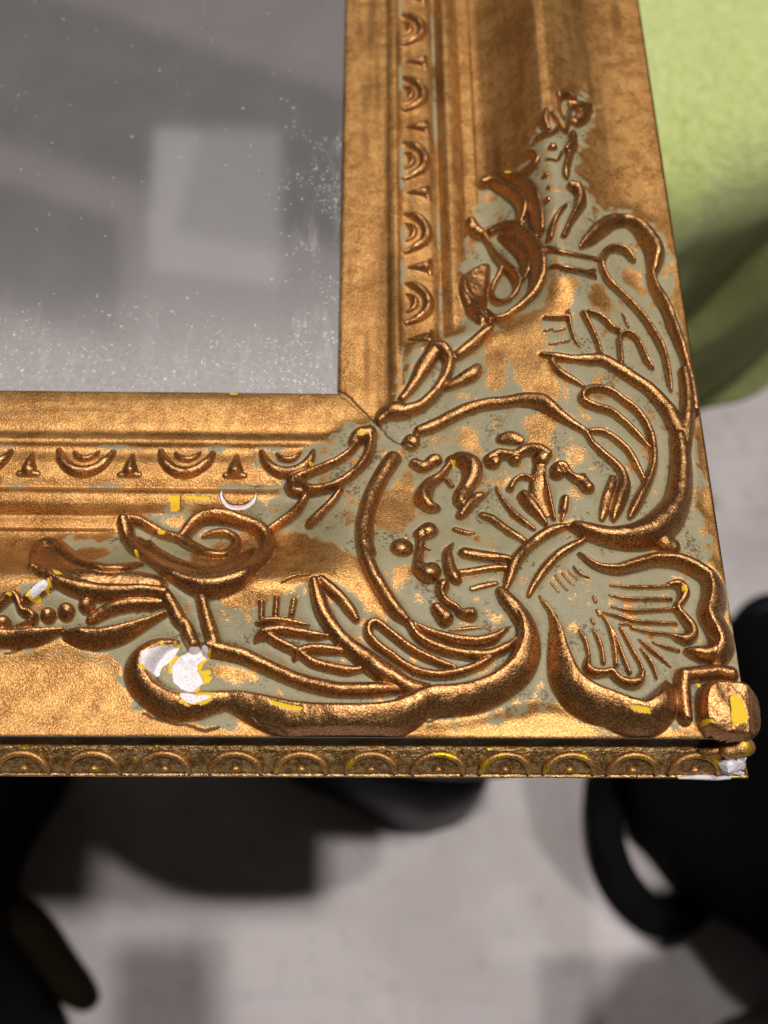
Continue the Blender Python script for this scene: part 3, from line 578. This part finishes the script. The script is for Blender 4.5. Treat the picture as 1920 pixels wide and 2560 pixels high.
def aniso(sx, sy, seed):
    g = np.random.default_rng(seed).standard_normal((NY, NX)); fy = np.fft.fftfreq(NY); fx = np.fft.rfftfreq(NX)
    b = np.fft.irfft2(np.fft.rfft2(g)*np.exp(-2*(np.pi*fy*sy/STEP)**2)[:, None]*np.exp(-2*(np.pi*fx*sx/STEP)**2)[None], (NY, NX)); return b/b.std()
WEAR_SHADE = np.where(GX > -GY, aniso(.5, 7, 61)+.7*aniso(1.5, 14, 62)+.5*aniso(2.5, 3, 65), aniso(7, .5, 63)+.7*aniso(14, 1.5, 64)+.5*aniso(3, 2.5, 66))
WEAR_SHADE = (WEAR_SHADE-.25)*(1-.9*zone)*np.where(U > 30, .7, 1.)/1.3+1.0*np.exp(-((U-9.4)/.5)**2)+.9*np.exp(-((U-31)/1.0)**2)+.9*np.exp(-((U-54.0)/3.5)**2)*(1-zone)  # streaky wear plus bands of shade painted along the moulding
# ------------------------------------------------------------------ assemble the surface
base = prof(np.clip(U, 0, 70))*(1-zs)+(prof_s(GX, GY)+.30)*zs
base += zs*.10*vnoise(1.6, 11)+.02*vnoise(1.0, 12)+.035*vnoise(5., 13)
over = np.clip(U-70, 0, None); base = base-np.minimum(over*1.2, .35)
Z = base+H*(1-.02*over)+.05*np.clip(H, 0, 1)*vnoise(.8, 14)+.02*np.clip(H, 0, 1)*vnoise(.3, 15)
Z -= .75*GROOVE
Z -= .45*np.exp(-((GX+GY)/.16)**2)*(U < 12.2)*(GX > -.5)*.4
for win, b in CR: Z[win] -= b
cw_ = np.clip(blur(CHW, .28), 0, 1); CHY = np.maximum(CHY, np.where((cw_ > .04) & (cw_ < .75) & (vnoise(.5, 41) > .25), .8, 0)*(CHW < .5)*(GX < 0)*(U > 35))
Z -= np.clip(CHW, 0, 1)*(.34+.07*vnoise(.35, 42))+.16*np.clip(CHY, 0, 1)
boss_id = [k for k, v in names.items() if v == 'corner_boss'][0]
isb = blur((ID == boss_id).astype(float), .5) > .02
fd = np.clip((70.35-U)/1.3, 0, 1); fd = fd*fd*(3-2*fd)
Z = np.where(isb | (U < 69), Z, (base+(Z-base)*fd))
dZy, dZx = np.gradient(Z, STEP)
N = np.stack([-dZx, -dZy, np.ones_like(Z)], -1); N /= np.linalg.norm(N, axis=-1, keepdims=True)
cu = .25*(U[:-1,:-1]+U[1:,:-1]+U[:-1,1:]+U[1:,1:]); hb = np.minimum(np.minimum(HB[:-1,:-1], HB[1:,:-1]), np.minimum(HB[:-1,1:], HB[1:,1:]))
keep = ((cu > -.0) & (cu < 70.)) | ((cu >= 70.) & (hb > .35) & isb[:-1,:-1])
cid = np.maximum(ID[:-1,:-1], ID[1:,1:]).astype(int)
small = hb < .02
cid[small] = 0
zc = ZONE[:-1,:-1]
gxc = GX[:-1,:-1]; gyc = GY[:-1,:-1]
part = np.where(cid > 0, cid+10, np.where(zc, 3, np.where(gxc > -gyc, 1, 2)))
part[~keep] = -1
frame = thing('mirror_frame', 'ornate gilded mirror frame corner with olive patina, chipped white plaster and raised scrolls', 'mirror frame')
VIDX = np.arange(NX*NY).reshape(NY, NX)
allV = np.stack([GX, GY, Z], -1).reshape(-1, 3)*MM; allN = N.reshape(-1, 3)
AT = {'wear_shade': WEAR_SHADE.ravel(), 'gilt': np.clip(G, 0, 2).ravel(), 'chip_white': np.clip(CHW, 0, 1).ravel(), 'chip_yellow': np.clip(CHY, 0, 1).ravel(), 'dirt_shade': np.clip(DIRT_SHADE, 0, 1.5).ravel(), 'relief': np.clip(blur(np.clip((HB-.05)/.25, 0, 1), .12), 0, 1).ravel()}
fl = part.ravel(); order = np.argsort(fl, kind='stable'); fs = fl[order]
jj, ii = np.divmod(order, NX-1)
Q0 = np.stack([VIDX[jj, ii], VIDX[jj, ii+1], VIDX[jj+1, ii+1], VIDX[jj+1, ii]], 1)
vals, starts = np.unique(fs, return_index=True); ends = np.append(starts[1:], len(fs))
def chunk(name, Q, parent):
    u, inv = np.unique(Q.ravel(), return_inverse=True)
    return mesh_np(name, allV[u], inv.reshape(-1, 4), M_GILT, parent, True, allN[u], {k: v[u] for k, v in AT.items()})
parts = {}
for v, a, b in zip(vals, starts, ends):
    if v in (1, 2, 3): parts[v] = chunk({1: 'side_rail', 2: 'bottom_rail', 3: 'corner_ornament'}[v], Q0[a:b], frame)
for v, a, b in zip(vals, starts, ends):
    if v < 10 or b-a < 12: continue
    i = v-10; nm = names[i]
    par = parts[3] if i <= ORN_MAX else None
    if par is None:
        q = Q0[a]; par = parts[1] if allV[q[0], 0] > -allV[q[0], 1] else parts[2]
    chunk(nm, Q0[a:b], par)

# ---- plain runs of the two rails beyond the worked stretch, and their outer sides
def sweep(name, prof_pts, path, mat, parent, mitre=None):
    """prof_pts (u,z) mm swept along the two rails: path list of (side) 'h'/'v' runs start..end in mm"""
    V, F = [], []; n = len(prof_pts)
    for (x, y) in path:
        for u, z in prof_pts: V.append((x(u), y(u), z))
    for k in range(len(path)-1):
        for i in range(n-1):
            a = k*n+i; F.append((a, a+1, a+n+1, a+n))
    return mesh_np(name, np.array(V)*MM, np.array(F), mat, parent, True)
uu = np.linspace(0, 70, 160); pts = [(u, float(prof(u))) for u in uu]
def attr_fill(o, g):
    for a, v in (('gilt', g), ('chip_white', 0), ('chip_yellow', 0), ('dirt_shade', 0), ('relief', 0), ('wear_shade', 0)):
        at_ = o.data.attributes.new(a, 'FLOAT', 'POINT'); at_.data.foreach_set('value', np.full(len(o.data.vertices), v, np.float32))
for o in (sweep('side_rail_run', pts, [(lambda u: u, lambda u: gy[-1]), (lambda u: u, lambda u: 420.)], M_GILT, parts[1]),
          sweep('bottom_rail_run', pts, [(lambda u: -320., lambda u: -u), (lambda u: gx[0], lambda u: -u)], M_GILT, parts[2])): attr_fill(o, 1.6)
# outer side: lip, shaded cove, sloping strip that carries the arches
SIDE = [(70.0,3.9),(70.05,3.5),(69.9,3.1),(69.2,2.9),(69.1,2.2),(69.5,2.0),(69.5,1.7),(68.9,1.5),(68.2,0.2),(68.0,-1.5),(68.3,-3.2),(69.2,-4.6),(70.0,-5.0),(70.2,-5.15),(71.2,-5.9),(72.2,-7.0),(72.9,-8.4),(73.0,-9.0),(73.5,-9.15),(73.5,-9.7),(73.1,-9.9),(72.6,-9.9)]
def fine(Pts, n=5):
    out = []
    for (a, b), (c, d) in zip(Pts[:-1], Pts[1:]):
        for k in range(n): out.append((a+(c-a)*k/n, b+(d-b)*k/n))
    return out+[Pts[-1]]
SF = fine(SIDE, 4)
def side_mesh(name, rail, mat, parent):
    L = np.arange(-320, 74, .5) if rail == 'h' else np.arange(-74, 420, 1.)
    V = []
    for s in L:
        for k, (u, z) in enumerate(SF):
            e = min(s, u) if rail == 'h' else max(s, -u)
            nz = .05*math.sin(s*.9+k*.7)*math.sin(s*.37+k)
            uu2 = u+(nz if 10 < k < 80 else 0)
            V.append((e, -uu2, z) if rail == 'h' else (uu2, e, z))
    n = len(SF); m = len(L); i = np.arange(m-1)[:, None]*n+np.arange(n-1)[None]
    F = np.stack([i, i+n, i+n+1, i+1], -1).reshape(-1, 4)
    if rail == 'v': F = F[:, ::-1]
    return mesh_np(name, np.array(V)*MM, F[:, ::-1], mat, parent, True)
def side_material():
    m, nt, out = new_mat('gilded_side'); q = NT(nt); p = q.pos()
    sep = q.n('ShaderNodeSeparateXYZ'); q.link(p, sep.inputs[0])
    n1 = q.noise(p, 900, 4, .65); n2 = q.noise(p, 2600, 3, .6); n3 = q.noise(p, 120, 2)
    strip = q.step(sep.outputs[2], -.0040, -.0050)
    gcol = q.mix(q.step(n1, .4, .65), (.25, .135, .042), (.56, .33, .12)); gcol = q.mix(q.step(n2, .56, .70), gcol, (.85, .62, .33))
    olive = q.mix(n3, (.16, .135, .08), (.24, .21, .13))
    om = q.math('MULTIPLY', q.step(q.noise(p, 500, 3, .6), .52, .64), .4)
    scol = q.mix(om, gcol, (.30, .25, .14))
    col = q.mix(strip, q.mix(q.step(n1, .55, .8), olive, (.20, .12, .05)), scol)
    col = q.mix(q.step(q.noise(p, 600, 3, .6), .655, .68), col, (.7, .46, .02))
    metal = q.math('MULTIPLY', q.mixf(strip, .15, .85), q.math('SUBTRACT', 1., q.math('MULTIPLY', om, .8)))
    bmp = q.bump(n1, .55, .0005, q.bump(n2, .5, .0002))
    q.link(q.bsdf(col, .36, metal, bmp), out.inputs[0]); return m
M_SIDE = side_material()
M_ARCH = gilt_material('gilded_arch', False)
sb = side_mesh('outer_side', 'h', M_SIDE, parts[2]); side_mesh('outer_side', 'v', M_SIDE, parts[1])
# the arches along the lower strip: tube over the sloping face
def face(s, v, off=.34):      # v 0 top of the strip .. 1 bottom
    u, z = np.interp(v, [0, .3, .6, 1], [70.05, 71.2, 72.2, 72.95]), np.interp(v, [0, .3, .6, 1], [-5.05, -5.9, -7.0, -8.9])
    return (s*MM, -(u+off)*MM, (z+off)*MM)
for cx_ in (-118, 54, 231, 409, 587, 753, 928, 1097, 1265, 1427, 1585, 1741):
    s0 = float(at(np.array([cx_*1.]), np.array([1915.]), -6.3)[0, 0]); hw = 4.45*random.uniform(.96, 1.03)
    A = [face(s0-hw*math.cos(t), .97-.92*math.sin(t)**.75) for t in np.linspace(0.04, math.pi-.04, 13)]
    tube('arch', A, [.00046]+[.00064]*11+[.00048], M_ARCH, parts[2], 8)
    A = [face(s0-hw*.70*math.cos(t), .99-.52*math.sin(t)) for t in np.linspace(0.1, math.pi-.1, 9)]
    tube('arch_boss', [face(s0-hw*.20, .86, .1), face(s0, .74, .1), face(s0+hw*.20, .86, .1)], [.35*MM, .75*MM, .35*MM] if False else [.0003, .0006, .0003], M_ARCH, parts[2], 8)
# ---- knocked corner under the boss: bare plaster and the broken end of the strip
def lump(name, c, r, mat, parent, seed, sub=3, sq=(1,1,1), nz=.25):
    import bmesh
    bm = bmesh.new(); bmesh.ops.create_icosphere(bm, subdivisions=sub, radius=1.)
    rr = np.random.default_rng(seed); K = rr.normal(0, 1, (6, 3))*2.2; ph = rr.uniform(0, 6, 6)
    for v in bm.verts:
        co = np.array(v.co); f = 1+nz*sum(math.sin(float(K[i]@co)+ph[i]) for i in range(6))/3
        v.co = Vector((co[0]*f*r*sq[0], co[1]*f*r*sq[1], co[2]*f*r*sq[2]))
    me = bpy.data.meshes.new(name); bm.to_mesh(me); bm.free()
    me.polygons.foreach_set('use_smooth', np.full(len(me.polygons), nz < .3, dtype=bool)); me.materials.append(mat)
    o = bpy.data.objects.new(name, me); COL.objects.link(o); o.location = c
    if parent: o.parent = parent
    return o
def mmv(px_, py_, z): return Vector(at(np.array([px_*1.]), np.array([py_*1.]), z)[0]*MM)
lump('exposed_plaster', mmv(1822,1916,-6.6), .0017, M_PLASTER, parts[2], 3, 2, (1.1,.7,1.2), .55)
lump('exposed_plaster', mmv(1848,1900,-5.6), .0011, M_PLASTER, parts[2], 5, 2, (.8,.9,1.3), .55)
lump('exposed_plaster', mmv(1838,1928,-8.0), .0010, M_PLASTER, parts[2], 8, 2, (1.6,.5,.6), .55)
tube('plaster_edge', [mmv(1696,1945,-9.1), mmv(1740,1943,-9.1), mmv(1790,1944,-9.2), mmv(1825,1940,-9.0)], [.0002,.00045,.0005,.0006], M_PLASTER, parts[2], 6)
lump('end_leaf', mmv(1835,1868,-2.6), .0030, M_ARCH, parts[2], 12, 3, (.95,.75,.8), .2)
lump('end_leaf', mmv(1790,1880,-4.0), .0024, M_ARCH, parts[2], 15, 3, (1.3,.55,.6), .2)

# ------------------------------------------------------------------ mirror glass, dusty towards its edges
def mirror_mat():
    m, nt, out = new_mat('dusty_mirror_glass'); q = NT(nt); p = q.pos()
    sep = q.n('ShaderNodeSeparateXYZ'); q.link(p, sep.inputs[0]); X, Y = sep.outputs[0], sep.outputs[1]
    gl = q.n('ShaderNodeBsdfGlossy'); gl.inputs['Color'].default_value = (.97,.97,.97,1); gl.inputs['Roughness'].default_value = .055
    edge_y = q.step(Y, .030, .000); edge_x = q.math('MULTIPLY', q.step(X, -.018, -.001), q.step(Y, .085, .055)); low = q.step(Y, .055, -.002)
    n1 = q.noise(p, 70, 4, .6); n2 = q.noise(p, 900, 3, .7)
    vor = q.n('ShaderNodeTexVoronoi'); q.link(p, vor.inputs['Vector']); vor.inputs['Scale'].default_value = 1900
    vc = q.n('ShaderNodeSeparateColor'); q.link(vor.outputs['Color'], vc.inputs[0])
    dens = q.math('ADD', q.math('MULTIPLY', q.math('MULTIPLY', edge_y, q.step(n1, .30, .62)), .42), q.math('ADD', q.math('MULTIPLY', q.math('MULTIPLY', edge_x, q.step(n1, .44, .56)), .95), .008))
    on = q.math('LESS_THAN', vc.outputs[0], dens)
    size = q.math('MULTIPLY', vc.outputs[1], .55)
    dot = q.math('MULTIPLY', on, q.step(vor.outputs['Distance'], size, q.math('MULTIPLY', size, .4)))
    vor2 = q.n('ShaderNodeTexVoronoi'); q.link(p, vor2.inputs['Vector']); vor2.inputs['Scale'].default_value = 700
    vc2 = q.n('ShaderNodeSeparateColor'); q.link(vor2.outputs['Color'], vc2.inputs[0])
    dot2 = q.math('MULTIPLY', q.math('LESS_THAN', vc2.outputs[0], q.math('MULTIPLY', dens, .5)), q.step(vor2.outputs['Distance'], .34, .02))
    film = q.math('ADD', .15, q.math('ADD', q.math('MULTIPLY', low, .09), q.math('MULTIPLY', q.math('MULTIPLY', edge_y, n2), .30)))
    mps = q.n('ShaderNodeMapping'); q.link(p, mps.inputs[0]); mps.inputs['Rotation'].default_value = (0, 0, R(20)); mps.inputs['Scale'].default_value = (260, 60, 1)
    sm = q.noise(mps.outputs[0], 1., 4, .7); film = q.math('ADD', film, q.math('MULTIPLY', q.math('MAXIMUM', edge_x, q.math('MULTIPLY', edge_y, .6)), q.math('MULTIPLY', q.step(sm, .50, .72), .16)))
    film = q.math('ADD', film, q.math('MULTIPLY', q.step(n1, .35, .75), .022))
    fac = q.math('ADD', film, q.math('MULTIPLY', q.math('MAXIMUM', dot, dot2), .45), clamp=True)
    df = q.n('ShaderNodeBsdfDiffuse'); df.inputs['Color'].default_value = (.66,.635,.62,1)
    mx = q.n('ShaderNodeMixShader'); q.link(fac, mx.inputs[0]); q.link(gl.outputs[0], mx.inputs[1]); q.link(df.outputs[0], mx.inputs[2])
    q.link(mx.outputs[0], out.inputs[0]); return m
gz = -1.0
V = np.array([(-320,-.8,gz),(.8,-.8,gz),(.8,420,gz),(-320,420,gz)])*MM
mesh_np('mirror_glass', V, np.array([(0,1,2,3)]), mirror_mat(), frame, False)
# backing board under the frame so no light passes through
V = []
for z in (-9.6, -2.6):
    V += [(-320,-67,z),(67,-67,z),(67,420,z),(-320,420,z)]
mesh_np('backing_board', np.array(V)*MM, np.array([(3,2,1,0),(4,5,6,7),(0,1,5,4),(1,2,6,5),(2,3,7,6),(3,0,4,7)]), M_BROWN, frame, False)
# rabbet wall between lip and glass
V = np.array([(-320,0,-.45),(0,0,-.45),(0,420,-.45),(-320,0,-1.1),(0,0,-1.1),(0,420,-1.1)])*MM
mesh_np('rabbet', V, np.array([(0,1,4,3),(1,2,5,4)]), M_BROWN, frame, False)

# ------------------------------------------------------------------ floor
FZ = -900.
def floor_mat():
    m, nt, out = new_mat('worn_concrete'); q = NT(nt); p = q.pos()
    a = q.noise(p, 9, 5, .6); b = q.noise(p, 45, 5, .65); c = q.noise(p, 300, 3)
    mp = q.n('ShaderNodeMapping'); q.link(p, mp.inputs[0]); mp.inputs['Rotation'].default_value = (0,0,R(-62)); mp.inputs['Scale'].default_value = (1.2,14,1)
    s = q.noise(mp.outputs[0], 5, 3)
    col = q.mix(q.step(a, .35, .65), (.51,.465,.462), (.61,.565,.562)); col = q.mix(q.math('MULTIPLY', q.step(s, .5, .75), .22), col, (.38,.365,.385))
    col = q.mix(q.math('MULTIPLY', q.step(b, .54, .68), .35), col, (.33,.30,.285))
    q.link(q.bsdf(col, .55, 0, q.bump(b, .1, .002), .25), out.inputs[0]); return m
V = np.array([(-6000,-6000,FZ),(6000,-6000,FZ),(6000,6000,FZ),(-6000,6000,FZ)])*MM
tag(mesh_np('floor', V, np.array([(0,1,2,3)]), floor_mat(), None, False), kind='structure')

# ------------------------------------------------------------------ ceiling high above, seen only in the mirror
def refl(px_, py_, zc):
    d = ray(np.array([px_*1.]), np.array([py_*1.]))[0]; t = (gz-CAM_POS[2])/d[2]; h = CAM_POS+d*t
    d = d*np.array([1,1,-1]); return h+d*(zc-gz)/d[2]
def slab(name, quad, zc, th, mat, parent=None):
    P = [refl(a, b, zc) for a, b in quad]; V = [tuple(p) for p in P]+[(p[0], p[1], zc+th) for p in P]
    return mesh_np(name, np.array(V)*MM, np.array([(0,1,2,3),(7,6,5,4),(0,4,5,1),(1,5,6,2),(2,6,7,3),(3,7,4,0)]), mat, parent, False)
M_CEIL = simple('painted_ceiling', (.80,.78,.77), (.86,.84,.83), 2, .8)
M_PANEL = simple('pale_panel', (.92,.92,.95), (.96,.96,.98), 2, .7)
M_PANEL2 = simple('aged_panel', (.66,.66,.64), (.70,.70,.67), 2, .7)
M_PANEL3 = simple('grey_panel', (.60,.58,.57), (.66,.64,.63), 2, .7)
M_BEAM = simple('grey_beam', (.07,.066,.06), (.10,.095,.085), 2, .8)

# ------------------------------------------------------------------ green towel beyond the frame
def towel():
    nu, nv = 150, 150; V = np.zeros((nv, nu, 3))
    cy = [(640,-205),(450,-203),(330,-204),(283,-210),(256,-228),(248,-258),(254,-310),(270,-410),(300,-560)]
    C = catmull(np.array([(a, b, 0) for a, b in cy], float), 2); L = np.r_[0, np.cumsum(np.hypot(*np.diff(C[:, :2], axis=0).T))]
    for j in range(nv):
        t = j/(nv-1)
        for i in range(nu):
            s = i/(nu-1); x = 40+s*360
            hang = np.clip((t-.45)/.55, 0, 1)
            Lmax = L[-1]*(1-.07*abs(math.sin(x*.055+1.2))**.7-.02*math.sin(x*.083))
            l = t*Lmax; y = np.interp(l, L, C[:, 0]); z = np.interp(l, L, C[:, 1])
            f = 5*math.sin((x+.35*l)*.060+.6)+3*math.sin((x+.3*l)*.115)
            y += (x-110)*.30; y -= hang*f*1.8+hang*9*math.sin(x*.05+.5); z += (1-hang)*f*.45+ 8*hang*math.sin(x*.045)
            V[j, i] = (x+hang*3*math.sin(l*.05), y, z)
    idx = np.arange(nu*nv).reshape(nv, nu)
    F = np.stack([idx[:-1,:-1], idx[1:,:-1], idx[1:,1:], idx[:-1,1:]], -1).reshape(-1, 4)
    m, nt, out = new_mat('green_terry'); q = NT(nt); p = q.pos()
    n = q.noise(p, 420, 3, .7); n2 = q.noise(p, 40, 3)
    col = q.mix(q.step(n, .35, .65), (.52,.62,.17), (.76,.86,.33)); 
    q.link(q.bsdf(col, .95, 0, q.bump(n, 1.0, .004, q.bump(n2, .5, .01)), .1, .4), out.inputs[0])
    o = mesh_np('green_towel', V.reshape(-1, 3)*MM, F, m, None, True)
    md = o.modifiers.new('cloth_thickness', 'SOLIDIFY'); md.thickness = .004
    return tag(o, 'bright green terry towel hanging in soft folds beyond the frame', 'towel')
towel()

# ------------------------------------------------------------------ dark things on the floor
def sack(name, quad, z0, z1, mat, parent=None, wob=.02, layers=14, seed=1, dome=.5):
    """soft bag: outline given as photo pixels on the plane z1*, rings from z0 to z1 (mm)"""
    P = catmull(np.array([list(at(np.array([a*1.]), np.array([b*1.]), z0)[0][:2])+[0] for a, b in quad+[quad[0]]]), 12)[:-1, :2]
    c = P.mean(0); n = len(P); rr = np.random.default_rng(seed); ph = rr.uniform(0, 6, 8); V = []
    for k in range(layers+1):
        t = k/layers
        if t < .08: s = .93+t
        elif t < dome: s = 1.
        else: s = math.sqrt(max(0., 1-((t-dome)/(1-dome))**2))*.98+.02
        z = z0+(z1+ (z1-z0)*.12-z0)*t
        for i in range(n):
            a = i/n*2*math.pi; f = 1+wob*(math.sin(5*a+ph[0]+3*t)+.6*math.sin(11*a+ph[1]-4*t)+.4*math.sin(17*a+ph[2]))
            q = c+(P[i]-c)*s*f; V.append((q[0], q[1], z+6*math.sin(7*a+ph[3])*t*(1-t)))
    V.append((c[0], c[1], z0+(z1-z0)*1.12)); V = np.array(V); F = []
    for k in range(layers):
        for i in range(n): F.append((k*n+i, k*n+(i+1) % n, (k+1)*n+(i+1) % n, (k+1)*n+i))
    me = bpy.data.meshes.new(name); top = len(V)-1
    me.from_pydata((V*MM).tolist(), [], F+[(layers*n+i, layers*n+(i+1) % n, top) for i in range(n)]); me.update()
    me.polygons.foreach_set('use_smooth', np.ones(len(me.polygons), dtype=bool)); me.materials.append(mat)
    o = bpy.data.objects.new(name, me); COL.objects.link(o)
    if parent: o.parent = parent
    return o
bag = thing('black_bag', 'large black bag with looped handle on the floor past the frame corner', 'bag')
sack('bag_body', [(1540,1860),(1535,1980),(1560,2085),(1612,2150),(1670,2215),(1735,2275),(1850,2350),(1990,2450),(2400,2500),(2600,2000),(2500,1950),(2200,1880),(1960,1900),(1780,1885)], FZ, -450, M_BLACK, bag, .012, seed=2, dome=.6)
tube('handle', [mmv(1540,1850,-878), mmv(1518,1980,-878), mmv(1520,2110,-878), mmv(1562,2215,-878), mmv(1640,2290,-878), mmv(1705,2285,-878), mmv(1760,2230,-878)], .0175, M_BLACK, bag, 12, flat=.8)
tube('handle', [mmv(1960,1790,-800), mmv(1880,1740,-800), mmv(1850,1650,-800), mmv(1860,1570,-800), mmv(1915,1520,-800), mmv(2000,1530,-800)], .014, M_BLACKG, bag, 12)
tube('strap', [mmv(1780,1850,-780), mmv(1850,1770,-780), mmv(1960,1740,-780), mmv(2060,1780,-780)], .008, M_BLACKG, bag, 10)
tag(sack('black_shoulder_bag', [(640,1780),(700,1930),(790,1985),(900,2035),(1010,2078),(1090,2085),(1160,2055),(1200,1990),(1210,1900),(1180,1700),(900,1600)], FZ, -760, M_BLACKG, None, .008, seed=5), 'black rounded bag lying on the floor, mostly hidden under the bottom rail', 'bag')
tag(sack('black_backpack', [(-400,1700),(150,1860),(185,1960),(120,2060),(78,2150),(62,2240),(60,2330),(110,2420),(160,2500),(190,2600),(150,2800),(-500,2800)], FZ, -520, M_BLACK, None, .008, seed=9, dome=.75), 'black glossy bag standing at the left edge below the frame', 'bag')
tag(sack('brown_shoe', [(20,2250),(75,2245),(130,2290),(190,2380),(238,2450),(252,2500),(215,2532),(160,2500),(100,2420),(40,2340)], FZ, -850, M_SHOE, None, .004, seed=4), 'dark brown rounded shoe beside the black bag at the left edge', 'shoe')
# unseen round top on posts, added to cast the dark patch on the floor
def box(name, x0, x1, y0, y1, z0, z1, mat, parent=None):
    V = np.array([(x0,y0,z0),(x1,y0,z0),(x1,y1,z0),(x0,y1,z0),(x0,y0,z1),(x1,y0,z1),(x1,y1,z1),(x0,y1,z1)])*MM
    return mesh_np(name, V, np.array([(3,2,1,0),(4,5,6,7),(0,1,5,4),(1,2,6,5),(2,3,7,6),(3,0,4,7)]), mat, parent, False)
st = thing('shadow_stool', 'unseen dark round top under the mirror, added to shadow the floor', 'shadow_stool', (0,0,0))
sp = [(min(165, 60+200*math.cos(a)), 224+200*math.sin(a)) for a in np.linspace(0, 2*math.pi, 64, endpoint=False)]
sv = np.array([(x, y, z) for z in (-430, -402) for x, y in sp]+[(60, 224, -430), (60, 224, -402)])*MM
me = bpy.data.meshes.new('shadow_seat'); me.from_pydata(sv.tolist(), [], [(i, (i+1) % 64, 64+(i+1) % 64, 64+i) for i in range(64)]+[(128, (i+1) % 64, i) for i in range(64)]+[(129, 64+i, 64+(i+1) % 64) for i in range(64)])
me.materials.append(M_BROWN); so = bpy.data.objects.new('shadow_seat', me); COL.objects.link(so); so.parent = st
for x in (10, 120):
    for y in (230, 340): box('shadow_leg', x-15, x+15, y-15, y+15, FZ, -430, M_BROWN, st)
# the phone that takes the picture, just behind its lens
ph = thing('phone', 'black phone held above the frame, taking the picture', 'phone')
c = Vector(CAM_POS*MM); Rm = Matrix([list(r) for r in CAM_ROT])
V = []
for z in (.006, .014):
    for x, y in ((-.060,-.135),(.016,-.135),(.016,.013),(-.060,.013)): V.append(tuple(c+Rm @ Vector((x, y, z))))
mesh_np('phone_body', np.array(V), np.array([(3,2,1,0),(4,5,6,7),(0,1,5,4),(1,2,6,5),(2,3,7,6),(3,0,4,7)]), M_BLACKG, ph, False)
# ceiling
tag(slab('ceiling', [(-2500,3500),(4500,3500),(3000,-900),(-1500,-900)], 4400, 40, M_CEIL), kind='structure')
for m_, e_ in ((M_PANEL, .11), (M_PANEL2, .07), (M_PANEL3, .04)):      # added glow, brightens the panels in the mirror
    b_ = [n for n in m_.node_tree.nodes if n.type == 'BSDF_PRINCIPLED'][0]
    b_.inputs['Emission Color'].default_value = (1, .98, .95, 1); b_.inputs['Emission Strength'].default_value = e_
cp = thing('ceiling_panel', 'pale tall ceiling panel reflected in the dusty mirror', 'ceiling panel')
slab('panel', [(372,560),(700,640),(702,325),(388,318)], 4150, 20, M_PANEL2, cp)
slab('panel_band', [(372,665),(700,710),(700,640),(372,560)], 4150, 20, M_PANEL, cp)
slab('panel_band', [(372,560),(440,565),(500,330),(388,318)], 4145, 20, M_PANEL, cp)
slab('lower_panel', [(335,990),(690,990),(700,710),(372,665)], 4160, 20, M_PANEL3, cp)
b1 = thing('ceiling_beam', 'grey beam crossing the mirror reflection near its top', 'beam')
slab('beam', [(-400,190),(1200,700),(1200,358),(-400,-198)], 4250, 60, M_BEAM, b1)
b2 = thing('ceiling_beam', 'grey beam reflected low at the left edge of the mirror', 'beam')
slab('beam', [(-400,640),(300,830),(290,545),(-400,330)], 4250, 60, M_BEAM, b2)

def prism(name, P, z0, z1, mat, parent=None):
    n = len(P); V = [(x, y, z0) for x, y in P]+[(x, y, z1) for x, y in P]
    me = bpy.data.meshes.new(name); me.from_pydata((np.array(V)*MM).tolist(), [], [tuple(range(n-1, -1, -1)), tuple(range(n, 2*n))]+[(i, (i+1) % n, n+(i+1) % n, n+i) for i in range(n)])
    me.materials.append(mat); o = bpy.data.objects.new(name, me); COL.objects.link(o)
    if parent: o.parent = parent
    return o
sbx = thing('shadow_drum', 'tall dark drum added out of view at the right to shadow the floor', 'shadow_drum')  # unseen blocker, added for the rounded floor shadow at lower right
circ = lambda r_: [(390+r_*math.cos(a_), -215+r_*math.sin(a_)) for a_ in np.linspace(0, 2*math.pi, 48, endpoint=False)]
prism('shadow_drum_body', circ(149), FZ, -125, M_BROWN, sbx); prism('shadow_drum_rim', circ(152), -124, -100, M_BROWN, sbx)
tb = thing('shadow_table', 'dark slab on posts added out of view at the right to shadow the floor', 'table')  # unseen, put in to block a lamp over the lower right floor
box('shadow_table_top', 300, 820, -430, -15, -425, -400, M_BROWN, tb)
for x in (450, 780):
    for y in (-400, -60): box('shadow_leg', x-14, x+14, y-14, y+14, FZ, -425, M_BROWN, tb)
